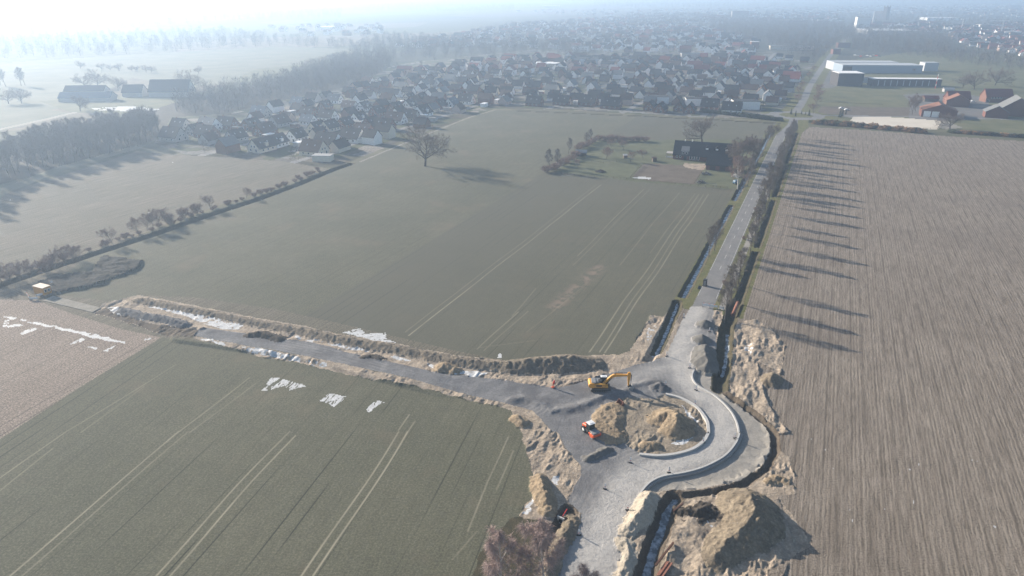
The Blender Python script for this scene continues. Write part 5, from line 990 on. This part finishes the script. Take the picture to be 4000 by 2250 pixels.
# rows counted in depth bands so that every label points at one house
def zone(p): 
    sx=2000+p[0]/(p[1]*.917+36)*2666
    return 'left' if sx<1300 else 'middle left' if sx<2000 else 'middle right' if sx<2450 else 'right'
bands={}
for sp in specs: bands.setdefault((zone(sp[0]),int(math.log(sp[0][1]/300)/.12)),[]).append(sp)
rowno={}
for z_ in ('left','middle left','middle right','right'):
    for i,k_ in enumerate(sorted(k for k in bands if k[0]==z_)): rowno[k_]=i
for k_,lst in bands.items():
    lst.sort(key=lambda sp:sp[0][0]/sp[0][1])
    for i,(p,o,wl,rf,s) in enumerate(lst):
        lb='%s walled house with %s roof, %s from left in %s village row %s'%(nm(wl),nm(rf),ordn[i],k_[0],ordn[rowno[k_]])
        dv=math.hypot(*p); w_=round(9.3*s,0); l_=round(12.5*s,0)
        house(p,rot(o)+rnd.uniform(-.05,.05),w_,l_,2.9,round(w_*.52,1),wl+'_wall',rf+'_roof',lb,'gabled houses of the village',detail=2 if dv<640 else 1,dormer=(dv<600 and rnd.random()<.35))
print('hand houses',len(specs))
# infill houses
inf=[]
for poly,st_ in ((PP([(470,375),(520,330),(760,262),(905,222),(980,185),(1300,150),(1900,150),(2010,185),(1965,275),(1300,262),(1200,270),(1000,345),(838,400),(620,390)]),21),):
    for p in scatter(poly,st_,.15):
        if all(math.hypot(p[0]-q[0],p[1]-q[1])>15 for q in placed) and sides(p): placed.append(p); inf.append(p)
inf.sort(key=lambda p:math.hypot(*p)); print('infill',len(inf))
far=[]
for poly,st_ in (([(985,120),(1300,62),(1560,45),(1800,75),(1930,118),(1900,140),(1400,126),(1330,120)],31),([(1560,38),(2100,32),(2130,52),(1800,60),(1600,60)],46),([(2380,70),(2600,60),(2600,150),(2400,105)],24),([(2130,60),(2380,62),(2360,84),(2150,70)],30),([(1300,30),(2600,10),(2600,45),(2100,34),(1560,42)],95),([(650,70),(960,62),(980,90),(800,95)],60)):
    for p in scatter(PP(poly),st_,.35):
        if sides(p) and all(abs(p[0]-q[0])+abs(p[1]-q[1])>12 for q in placed[-200:]): far.append(p)
print('far',len(far))
walls=['white','white','white','cream','brick','brick','pink','grey']; roofs=['slate','slate','slate','slate','brown','brown','grey']
allf=sorted(inf+far,key=lambda p:math.hypot(*p)); lim=max(0,298-len(specs)); nb={}
for i,p in enumerate(allf[:lim]):
    wl=rnd.choice(walls); rf=rnd.choice(roofs); k_=(wl,rf,'in the hazy village' if p in inf else 'in the far town')
    house(p,rot(rnd.choice('AB'))+rnd.uniform(-.1,.1),8,rnd.choice((10,12)),2.9 if rnd.random()<.8 else 5,4.,wl+'_wall',rf+'_roof','small %s walled house with %s roof %s'%(nm(wl),nm(rf),k_[2]),'small %s walled %s roofed houses %s'%(nm(wl),nm(rf),k_[2]),detail=1 if i<120 else 0)
garages=[]
for p in scatter(PP([(470,375),(520,330),(760,262),(905,222),(980,185),(1300,150),(1900,150),(2010,185),(1965,275),(1300,262),(1200,270),(1000,345),(838,400),(620,390)]),30,.4):
    if all(math.hypot(p[0]-q[0],p[1]-q[1])>8.2 for q in placed) and sides(p): garages.append(p)
for p in garages[:60]:
    placed.append(p); house(p,rot(rnd.choice('AB')),rnd.choice((3,4)),rnd.choice((6,7)),2.5,0,rnd.choice(('white','grey','brick'))+'_wall',rnd.choice(('snowy_roof','pale_roof','snowy_roof','grey_roof')),'small flat roofed garage between the village houses','small flat roofed garages in the village',kind='flat',detail=0,name='garage',cat='garage')
# the rest of the far town as masses
def gable_proto(w,l,wh,rh,which):
    hw,hl=w/2,l/2
    if which=='wall': v=[(-hw,-hl,-.3),(hw,-hl,-.3),(hw,-hl,wh),(0,-hl,wh+rh),(-hw,-hl,wh),(-hw,hl,-.3),(hw,hl,-.3),(hw,hl,wh),(0,hl,wh+rh),(-hw,hl,wh)]; f=[(0,1,2,2),(0,2,4,4),(2,3,4,4),(6,5,7,7),(5,9,7,7),(7,9,8,8),(0,4,9,5),(1,6,7,2)]
    return np.array(v,float),f
def town_mass():
    items=allf[lim:]; Vw=[];Fw=[];mw=[]
    me=MB()
    for i,p in enumerate(items):
        w_=rnd.choice((8,9,11)); l_=rnd.choice((10,13,18)); wh=rnd.choice((3,4.5,6)); rh=w_*.42; a=rot(rnd.choice('AB'))+rnd.uniform(-.15,.15); Mx=Matrix.Translation((p[0],p[1],0))@Matrix.Rotation(a,4,'Z'); hw,hl=w_/2,l_/2
        me.prism([(-hw,-.3),(hw,-.3),(hw,wh),(0,wh+rh),(-hw,wh)],-hl,hl,mi=rnd.choice((0,0,1,2)),M=Mx,axis='y')
        me.prism([(-hw-.4,wh-.3),(0,wh+rh),(hw+.4,wh-.3),(hw+.4,wh),(0,wh+rh+.35),(-hw-.4,wh)],-hl-.3,hl+.3,mi=rnd.choice((3,3,3,4,5)),M=Mx,axis='y')
    o=me.build('distant_houses',[M['white_wall'],M['brick_wall'],M['pink_wall'],M['slate_roof'],M['brown_roof'],M['red_roof']]); tag(o,'countless small houses of the far town fading in haze','houses',kind='stuff')
town_mass()
# ------------------------------------------------------------------ farmhouse
def box_building(name,label,cat,p0,L,W,H,wall,roof,rz=B_-PI/2,wins=None,bays=0,group=None,parapet=.35,z0=0):
    """p0 = front left corner; runs L to the right, W backwards"""
    root=empty(name,(p0[0],p0[1],z0),rz,label,cat,group); b=MB(); b.box(0,L,0,W,-.3,H); b.build('wall',M[wall],root)
    b=MB(); b.box(-.15,L+.15,-.15,W+.15,H,H+parapet); b.build('roof',M[roof],root)
    for (x0,x1,z0_,z1) in (wins or []):
        b=MB(); b.box(x0,x1,-.06,0,z0_,z1,0); b.box(x0+.12,x1-.12,-.09,-.06,z0_+.12,z1-.12,1); b.build('window',[M['window_white'],M['glass']],root)
    return root
def farmhouse():
    p=F1(400,533); rz=math.radians(-19); root=empty('farmhouse',(p[0],p[1],0),rz,'long dark roofed brick farmhouse with two white roof ventilators','farmhouse'); L,Wd,wh,rh=31.5,12.5,2.9,6.6
    b=MB(); b.prism([(0,-.3),(Wd,-.3),(Wd,wh),(Wd/2,wh+rh),(0,wh)],0,L,axis='x'); b.build('wall',M['redbrick_wall'],root)
    b=MB(); sl=rh/(Wd/2); b.prism([(-.5,wh-.5*sl),(Wd/2,wh+rh),(Wd+.5,wh-.5*sl),(Wd+.5,wh-.5*sl+.3),(Wd/2,wh+rh+.4),(-.5,wh-.5*sl+.3)],-.4,L+.4,axis='x'); ro=b.build('roof',M['slate_roof'],root)
    for x in (5.5,9.6): b=MB(); b.cyl((x,Wd/2,wh+rh),(x,Wd/2,wh+rh+1.1),.3,8); b.build('chimney',M['white_paint'],ro)
    b=MB(); b.prism([(.1,wh+.2),(.1,wh+2.1),(4.2,wh+4.6),(3.,wh+.2)],4.2,8.8,axis='x'); d=b.build('dormer',M['grey_roof'],root)
    for x in (5,6.8): b=MB(); b.box(x,x+1.1,.0,.09,wh+.5,wh+1.8,0); b.box(x+.14,x+.96,-.03,.0,wh+.64,wh+1.66,1); b.build('window',[M['window_white'],M['glass']],d)
    for x in (18.5,24,29.4):
        b=MB(); b.prism([(x-1.1,wh+3.),(x+1.1,wh+3.),(x+1.1,wh+4.4),(x,wh+5.5),(x-1.1,wh+4.4)],2.4,6,axis='y'); d=b.build('dormer',M['slate_roof'],root); b=MB(); b.box(x-.75,x+.75,2.33,2.4,wh+3.3,wh+4.3); b.build('window',M['window_white'],d)
    for x,w_,z0,z1 in ((1.6,1.1,1.1,2.3),(3.5,1.1,1.1,2.3),(9.3,1.2,.4,2.4),(10.9,1.1,.3,2.4),(12.0,1.1,.3,2.4),(13.6,1.2,.4,2.4)):
        b=MB(); b.box(x,x+w_,-.06,0,z0,z1,0); b.box(x+.14,x+w_-.14,-.09,-.06,z0+.14,z1-.14,1); b.build('window',[M['window_white'],M['glass']],root)
    b=MB(); b.box(6.1,7.7,-.07,0,0,2.3); b.build('door',M['dark_metal'],root)
    # annex in front right
    q=F1(1150,775); r2=empty('brick_outbuilding',(q[0],q[1],0),rz,'dark roofed brick outbuilding in front of the farmhouse right end','outbuilding'); b=MB(); L2,W2=13.5,8
    b.prism([(0,-.3),(W2,-.3),(W2,3),(W2/2,6.8),(0,3)],0,L2,axis='x'); b.build('wall',M['redbrick_wall'],r2); b=MB(); b.prism([(-.5,2.55),(W2/2,6.8),(W2+.5,2.55),(W2+.5,2.85),(W2/2,7.2),(-.5,2.85)],-.3,L2+.3,axis='x'); b.build('roof',M['slate_roof'],r2)
    for x in (2,7.2): b=MB(); b.box(x,x+3,-.07,0,0,2.4); b.build('door',M['brown_roof'],r2)
    q=F1(240,490); r3=empty('carport',(q[0],q[1],0),rz,'white roofed carport at the farmhouse left gable','carport'); b=MB(); b.box(0,3.9,0,5.5,2.3,2.5); b.build('roof',M['pale_roof'],r3); b=MB(); b.box(0,3.9,0,.12,0,.7); b.build('low_wall',M['white_paint'],r3)
    for x,y in ((.1,.1),(3.7,.1),(.1,5.3),(3.7,5.3)): b=MB(); b.box(x,x+.12,y,y+.12,0,2.3); b.build('post',M['wood_post'],r3)
farmhouse()
def fence(pts,label,sp=3.4,h=1.25,mat='wood_post',name='wooden_fence'):
    p0=pts[0]; root=empty(name,(p0[0],p0[1],0),0,label,'fence'); post=MB(); post.box(-.07,.07,-.07,.07,-.2,h); pm=post.mesh('post',M[mat]); rail=MB()
    for (ax,ay),(bx,by) in zip(pts,pts[1:]):
        L=math.hypot(bx-ax,by-ay); n=max(1,int(L/sp))
        for i in range(n+1): o=D.objects.new('post',pm); C.objects.link(o); o.parent=root; o.location=(ax-p0[0]+(bx-ax)*i/n,ay-p0[1]+(by-ay)*i/n,0)
        d=Vector((bx-ax,by-ay,0)).normalized(); s=Vector((-d.y,d.x,0))*.03
        for z in (h*.5,h*.9):
            a=Vector((ax-p0[0],ay-p0[1],z)); b_=Vector((bx-p0[0],by-p0[1],z)); rail.add([a-s,a+s,b_+s,b_-s,a-s+Vector((0,0,.1)),a+s+Vector((0,0,.1)),b_+s+Vector((0,0,.1)),b_-s+Vector((0,0,.1))],[(0,1,2,3),(7,6,5,4),(0,4,5,1),(1,5,6,2),(2,6,7,3),(3,7,4,0)])
    rail.build('rails',M[mat],root)
fence([G1(540,895),G1(1440,960),G1(2180,1020),F1(450,1125),F1(980,1165),F1(1650,1215)],'long post and rail fence between farm plot and green field')
fence([G1(2120,960),G1(2375,690)],'short slanting fence at the left side of the brown paddock',2.4)
fence([F1(880,1105),F1(1050,850)],'short slanting fence at the right side of the brown paddock',2.)
fence([G1(1220,625),G1(1500,640),G1(1800,610)],'loose row of fence posts across the grassy farm plot',4)
fence([Q(3,0,520,1030),Q(3,0,800,1045),Q(3,0,1150,1060)],'dark fence across the meadow behind the vegetable beds',6,name='meadow_fence')
fence([Q(3,0,1560,1302),Q(3,0,1700,1302),Q(3,0,1745,1240)],'rail fence round the near corner of the riding arena',4,name='arena_fence')
def shed(p,rz,w,l,h,label,roof='bluegrey_roof',wall='wood_post',name='open_shed',tilt=.8):
    root=empty(name,(p[0],p[1],0),rz,label,'shed'); b=MB(); b.prism([(-.3,h),(w+.3,h+tilt),(w+.3,h+tilt+.15),(-.3,h+.15)],-.3,l+.3,axis='x'); b.build('roof',M[roof],root); b=MB(); b.box(0,l,w-.1,w,0,h+tilt*.9); b.box(0,.1,0,w,0,h); b.box(l-.1,l,0,w,0,h); b.build('wall',M[wall],root)
    for x in (0,l/2,l-.15): b=MB(); b.box(x,x+.15,0,.15,0,h); b.build('post',M['wood_post'],root)
shed(G1(860,470),math.radians(-8),4.5,6.5,2.0,'blue grey roofed open shed at the hedge of the farm plot',tilt=.9)
shed(G1(1970,520),.2,1.6,2.2,1.6,'small pale wooden hut in the grassy farm plot','pale_roof',name='garden_hut',tilt=.5)
shed(F1(-60,600),.1,2,2.2,2.0,'small brown hut beside the paddock corner','brown_roof',name='garden_hut',tilt=.4)
def junk(p,n,r,h,label,mats,seed,name='wood_pile'):
    R_=random.Random(seed); root=empty(name,(p[0],p[1],0),0,label,'pile'); 
    for mi,mt in enumerate(mats):
        b=MB()
        for i in range(n):
            a=R_.uniform(0,6.28); q=r*R_.random()**.6; z=h*(1-q/r)*R_.random(); d=Vector((R_.uniform(-1,1),R_.uniform(-1,1),R_.uniform(-.3,.5))).normalized()*R_.uniform(.5,1.3); c=Vector((math.cos(a)*q,math.sin(a)*q,z+.15)); b.tube([c-d*.5,c+d*.5],R_.uniform(.04,.12),4)
        b.build('logs' if mi==0 else 'scrap',M[mt],root)
junk(G1(1430,825),90,2.6,1.5,'dark brown brushwood pile on the grassy farm plot',['twig_brown','bark'],1,'brush_pile')
junk(F1(1040,1070),60,2.2,1.6,'scrap and stone pile at the paddock fence corner',['concrete_dark','bark'],2,'scrap_pile')
junk(F1(1160,880),80,2.6,1.8,'dark stacked wood pile right of the brown paddock',['bark','grey_metal'],3)
junk(F1(1830,940),60,2.2,2.0,'pale scrap pile beside the white birch',['concrete_dark','white_paint'],4,'scrap_pile')
# blue tipping cart
p=F1(1830,1110); root=empty('farm_cart',(p[0],p[1],0),.4,'blue covered farm cart parked beside the birch','cart'); b=MB(); b.box(-1.3,1.3,-.9,.9,.7,1.5); b.prism([(-1.3,1.5),(1.3,1.5),(.9,2.2),(-.9,2.2)],-.9,.9,axis='y'); b.build('body',M['blue_tarp'],root,bevel=.08)
for s in (-1,1): b=MB(); b.cyl((-.4,s*.95,.45),(-.4,s*1.2,.45),.45,12); b.build('wheel',M['tyre'],root)
# football goal
a=F1(1135,1180); c_=F1(1385,1190); b=MB(); L=math.hypot(c_[0]-a[0],c_[1]-a[1]); b.tube([(0,0,0),(0,0,2.2),(L,0,2.2),(L,0,0)],.09,5); b.tube([(0,0,2.2),(0,1.2,0)],.05,4); b.tube([(L,0,2.2),(L,1.2,0)],.05,4); o=b.build('football_goal',M['grey_metal'],loc=(a[0],a[1],0)); o.rotation_euler=(0,0,math.atan2(c_[1]-a[1],c_[0]-a[0])); tag(o,'grey metal football goal frame behind the farm fence','goal')
# ------------------------------------------------------------------ halls, barns and town landmarks
Hh_=lambda x,y:Zm(3230,200,5.152,x,y)
def span(f,x0,y0,x1): a=f(x0,y0); b=f(x1,y0); return a,b[0]-a[0]
def hall(name,label,cat,f,x0,x1,yb,H,W,wall,roof,wins=None,rz=math.radians(-4)):
    a,L=span(f,x0,yb,x1); return box_building(name,label,cat,a,L,W,H,wall,roof,rz,wins)
P_('hall_blue',(.27,.33,.40),rough=.5,var=.05); P_('hall_pale',(.42,.44,.46),rough=.6,var=.05)
hh=hall('exhibition_hall','long pale blue grey hall with dark skylights on its flat roof','hall',Hh_,300,1850,432,8.6,30,'hall_blue','hall_pale')
for x in (10,15,20.5,25.5,31,49,56,61,68): b=MB(); b.cyl((x,6+(x*7)%9,7.9),(x,6+(x*7)%9,8.7),.9,10); b.build('skylight',M['dark_metal'],hh)
b=MB(); b.box(.2,11,-.1,0,2.5,7.4); b.build('dark_panel',M['dark_wall'],hh)
b=MB(); b.box(0,78,30.2,56,-.3,9.4); b.build('rear_wing',M['hall_pale'],hh)
hall('machine_hall','separate pale cube hall standing right of the long hall','hall',Hh_,1945,2215,400,9.5,14,'hall_pale','hall_pale')
hall('brick_block','tall dark brick block with bright flat roof before the long hall','building',Hh_,205,695,700,12.5,22,'dark_wall','snowy_roof')
k_=hall('glazed_wing','long low wing with white roof edge and pale window piers','building',Hh_,895,2240,700,7.0,11,'dark_wall','snowy_roof')
for i in range(9): b=MB(); x=6+i*6.3; b.box(x,x+.7,-.12,-.0,.4,5.8); b.build('pier',M['hall_blue'],k_)
hall('link_building','low link with green roof between brick block and glazed wing','building',Hh_,700,890,640,5.5,9,'blue_wall','meadow_roof' if 'meadow_roof' in M else 'grey_roof')
a=Hh_(2178,755); root=empty('striped_mast',(a[0],a[1],0),0,'leaning looking red and white mast beside the glazed wing','mast')
for i in range(6): b=MB(); b.cyl((0,0,i*2.4),(0,0,i*2.4+2.4),.28,8); b.build('mast_section',M['red_paint' if i%2==0 else 'white_paint'],root)
Kk=lambda x,y:Zm(3500,270,5.152,x,y)
def barn(label,f,x,y,w,l,wh,rh,wall,roof,o='A',wins=None,name='barn',doors=0,group=None):
    p=f(x,y); root=empty(name,(p[0],p[1],0),rot(o),label,'barn' if name=='barn' else 'building',group); hw=w/2
    b=MB(); b.prism([(-hw,-.3),(hw,-.3),(hw,wh),(0,wh+rh),(-hw,wh)],0,l,axis='y'); b.build('wall',M[wall],root)
    sl=rh/hw; b=MB(); b.prism([(-hw-.6,wh-.6*sl),(0,wh+rh),(hw+.6,wh-.6*sl),(hw+.6,wh-.6*sl+.25),(0,wh+rh+.35),(-hw-.6,wh-.6*sl+.25)],-.5,l+.5,axis='y'); b.build('roof',M[roof],root)
    for i in range(doors): b=MB(); b.box(-hw+1.5+i*5.6,-hw+6.4+i*5.6,-.12,0,.1,4.4); b.build('door',M['white_wall'],root)
    return root
barn('barn with orange roof and two big white doors facing the arena',Kk,850,975,24,18,5.2,4.2,'redbrick_wall','orange_roof',doors=2)
barn('barn with orange roof standing behind the barn with white doors',Kk,1230,760,17,14,5,4.6,'brick_wall','orange_roof')
def cross(label,f,x,y,L,W,wh,rh,wall,roof,rz=math.radians(-6),name='farm_building',wins=(),cat='building'):
    p=f(x,y); root=empty(name,(p[0],p[1],0),rz,label,cat); b=MB(); b.prism([(0,-.3),(W,-.3),(W,wh),(W/2,wh+rh),(0,wh)],0,L,axis='x'); b.build('wall',M[wall],root)
    sl=rh/(W/2); b=MB(); b.prism([(-.5,wh-.5*sl),(W/2,wh+rh),(W+.5,wh-.5*sl),(W+.5,wh-.5*sl+.3),(W/2,wh+rh+.4),(-.5,wh-.5*sl+.3)],-.4,L+.4,axis='x'); b.build('roof',M[roof],root)
    for x0,x1,z0,z1 in wins: b=MB(); b.box(x0,x1,-.06,0,z0,z1,0); b.box(x0+.15,x1-.15,-.09,-.06,z0+.15,z1-.15,1); b.build('window',[M['window_white'],M['glass']],root)
    return root
cross('red roofed cross wing behind the orange roofed barns',Kk,1040,700,18,10,5,5,'redbrick_wall','red_roof')
cross('long red roofed farm dwelling with four white upper windows',Kk,1795,670,22,11,5.2,5.6,'brick_wall','red_roof',wins=[(4.3,6,3.2,5),(6.6,8.3,3.2,5),(9,10.7,3.2,5),(11.3,13,3.2,5),(.5,3,.4,2.2)])
cross('low red roofed open shelter left of the orange roofed barns',Kk,570,650,12,6,2.6,1.8,'wood_post','red_roof',name='field_shelter')
barn('brick shed with pale roof slope and open front',Kk,2010,985,15,12,4.5,4.2,'redbrick_wall','grey_roof')
barn('large dark gabled barn cut by the right picture edge',Kk,2420,960,22,20,6,8,'brick_wall','grey_roof')
cross('grey shed beyond the red roofed barns',Kk,970,460,9,5,2.4,1.2,'grey_wall','pale_roof',name='garden_shed')
# left, in the haze
T0=lambda x,y:Q(0,0,x,y)
cross('long low barn with pale roof panels in the haze at left',T0,590,1028,44,14,3.5,4.0,'grey_wall','bluegrey_roof',math.radians(6),'barn',cat='barn')
cross('low barn roof behind the long low barn in the haze',T0,650,960,36,12,4,4,'grey_wall','slate_roof',math.radians(5),'barn',cat='barn')
cross('large dark hipped farm building in the haze at left',T0,1500,978,36,18,5,9.5,'grey_wall','slate_roof',math.radians(3),'barn',cat='barn')
cross('lower wing of the dark farm building in the haze',T0,1230,975,18,14,4,6,'grey_wall','slate_roof',math.radians(3),'barn',cat='barn')
T1=lambda x,y:Q(1,0,x,y); T2=lambda x,y:Q(2,0,x,y); T3=lambda x,y:Q(3,0,x,y)
for label,f,x0,x1,yb,H,W,wl,rf,nm_ in [
 ('long dark sports hall with pale glazed gable behind the playing field',T2,570,1200,645,7,26,'blue_wall','slate_roof','sports_hall'),
 ('pale low hall part with white roof edge beside the dark sports hall',T2,850,955,640,5.5,12,'hall_blue','snowy_roof','sports_hall'),
 ('white and blue flat building behind the playing field',T2,605,775,520,8,14,'white_wall','bluegrey_roof','office_building'),
 ('large flat white roofed building above the middle village',T2,235,525,690,6,24,'cream_wall','snowy_roof','school_building'),
 ('three storey pale block with white stair tower above the right village',T2,1700,1930,605,9,14,'grey_wall','bluegrey_roof','apartment_block'),
 ('small brick tower house with white flat roof near the woods',T2,2400,2480,490,11,10,'brick_wall','snowy_roof','tower_house'),
 ('white walled villa with flat roof on the near right village street',T2,1745,1930,1065,6,11,'white_wall','slate_roof','villa'),
 ('large white villa with flat roof beside the field hedge',T2,2225,2480,1100,6.5,13,'white_wall','slate_roof','villa'),
 ('white villa half hidden behind the twin brick gables',T2,1340,1570,1040,5.6,11,'white_wall','slate_roof','villa'),
 ('small white flat roofed garage at the corner of the left village',T1,985,1120,1440,3,7,'white_wall','pale_roof','garage'),
 ('small cream flat roofed garage at the field edge of left village',T1,565,755,1625,3.2,6,'cream_wall','pale_roof','garage'),
 ('tall narrow white house with flat roof above the left village',T1,2190,2255,705,9,9,'white_wall','pale_roof','tower_house'),
 ('bright low factory roof far off in the left haze',T1,615,745,298,6,60,'white_wall','snowy_roof','factory'),
 ('long low school with bright gable at the wood edge',T3,20,440,500,6,14,'cream_wall','grey_roof','school_building'),
 ('high grey apartment tower far behind the woods',T2,2205,2370,200,28,16,'grey_wall','bluegrey_roof','apartment_tower'),
 ('tall block of flats with bright white end wall',T3,880,1010,300,30,16,'white_wall','grey_roof','apartment_tower'),
 ('broad snowy flat roofs of the town centre',T3,1000,1480,345,8,90,'grey_wall','snowy_roof','factory'),
 ('second bright flat roof right of the town centre',T3,1600,1900,205,8,60,'white_wall','snowy_roof','factory'),
 ('brick house with orange lit gables left of the long hall',T3,650,725,545,7,12,'redbrick_wall','brown_roof','brick_house'),
 ('row of orange lit brick bays above the long hall',T3,700,820,480,8,12,'redbrick_wall','brown_roof','brick_house'),
 ('white long building at the right edge of the far town',T3,2140,2330,290,10,30,'white_wall','grey_roof','office_building'),
 ('pale halls at the far right edge of the town',T3,2380,2574,360,8,40,'white_wall','pale_roof','factory'),
 ('dark low block on the far horizon at the right',T3,2440,2540,80,14,60,'dark_wall','slate_roof','office_building'),
 ('white flat roofed building at the far skyline middle',T2,300,470,85,14,80,'white_wall','snowy_roof','factory')]:
    hall(nm_,label,nm_.replace('_',' '),f,x0,x1,yb,H,W,wl,rf,rz=math.radians(-6))
# church tower
p=T3(1175,205); root=empty('church_tower',(p[0],p[1],0),.4,'dark square church tower rising above the far town','church'); b=MB(); b.box(-7,7,-7,7,0,42); b.build('wall',M['dark_wall'],root); b=MB()
for x,y in ((-7,-7),(5,-7),(-7,5),(5,5)): b=MB(); b.box(x,x+2,y,y+2,42,46); b.build('pinnacle',M['dark_wall'],root)
b=MB(); b.prism([(-7,20),(7,20),(0,29)],7,40,axis='y'); b.box(-7,7,7,40,0,20); b.build('nave',M['dark_wall'],root)
for (x,y),lb,h in (((1050,255),'pale round chimney beside the dark church tower',38),): 
    p=T3(x,y); b=MB(); b.tube([(0,0,0),(0,0,h)],[3,2.2],10); o=b.build('chimney_stack',M['hall_pale'],loc=(p[0],p[1],0)); tag(o,lb,'chimney')
def crane(p,h,j,rz,label):
    root=empty('tower_crane',(p[0],p[1],0),rz,label,'crane','tower cranes over the far town'); b=MB()
    for x,y in ((-.7,-.7),(.7,-.7),(-.7,.7),(.7,.7)): b.tube([(x,y,0),(x,y,h)],.16,4)
    for i in range(int(h/2)): b.tube([(-.7,-.7,i*2),(.7,-.7,i*2+2)],.09,3); b.tube([(.7,.7,i*2),(-.7,.7,i*2+2)],.09,3)
    b.build('mast',M['white_paint'],root); b=MB(); b.tube([(-10,0,h),(j,0,h)],.35,4); b.tube([(-10,0,h),(0,0,h+5),(j*.8,0,h)],.15,3); b.box(-11,-8,-.8,.8,h-2,h); b.build('jib',M['white_paint'],root)
crane(T3(2335,355),30,26,2.6,'pale tower crane standing further right over the far town'); crane(T3(1940,300),26,22,.5,'thin tower crane left of the other crane in the far town')
# parked cars by the halls
def car(p,rz,col,label,group):
    root=empty('parked_car',(p[0],p[1],.02),rz,label,'car',group); b=MB(); b.prism([(-2.1,.35),(-2.1,.85),(-1.9,.95),(-1.3,1.0),(-.8,1.42),(.6,1.42),(1.2,.98),(2.0,.85),(2.1,.4)],-.85,.85,axis='y'); bd=b.build('body',M[col],root,bevel=.04)
    b=MB(); b.prism([(-1.15,1.02),(-.75,1.36),(.55,1.36),(1.02,1.02)],-.87,.87,axis='y'); b.build('window',M['glass'],root)
    for x in (-1.3,1.3):
        for s in (-1,1): b=MB(); b.cyl((x,s*.7,.33),(x,s*.89,.33),.33,8); b.build('wheel',M['tyre'],root)
car(Kk(1535,665),0.1,'white_paint','white car parked in front of the red roofed farm dwelling',None)
for i in range(9): car(Hh_(560+i*62,85+(i%3)*12),.3+PI/2,['white_paint','grey_metal','red_paint','dark_metal','white_paint'][i%5],'parked car in the car park behind the long hall','cars in the car park behind the long hall')
car(Hh_(290,1160),.1,'white_paint','silver white car standing by the vegetable beds',None); car(Hh_(395,1190),.1,'white_paint','second white car right beside the vegetable beds',None)
# ================================================================== AIR
def haze():
    b=MB(); b.box(-9000,9000,-400,10960,-3.6,112)
    k=D.materials.new('hazy winter air'); k.use_nodes=True; n=k.node_tree.nodes; n.remove(n['Principled BSDF'])
    v=n.new('ShaderNodeVolumePrincipled'); v.inputs['Color'].default_value=(.55,.735,1.0,1); v.inputs['Density'].default_value=.00039; v.inputs['Anisotropy'].default_value=.45
    k.node_tree.links.new(v.outputs[0],n['Material Output'].inputs['Volume'])
    o=b.build('haze',k); tag(o,'pale blue winter haze over the fields','haze',kind='stuff')
haze()
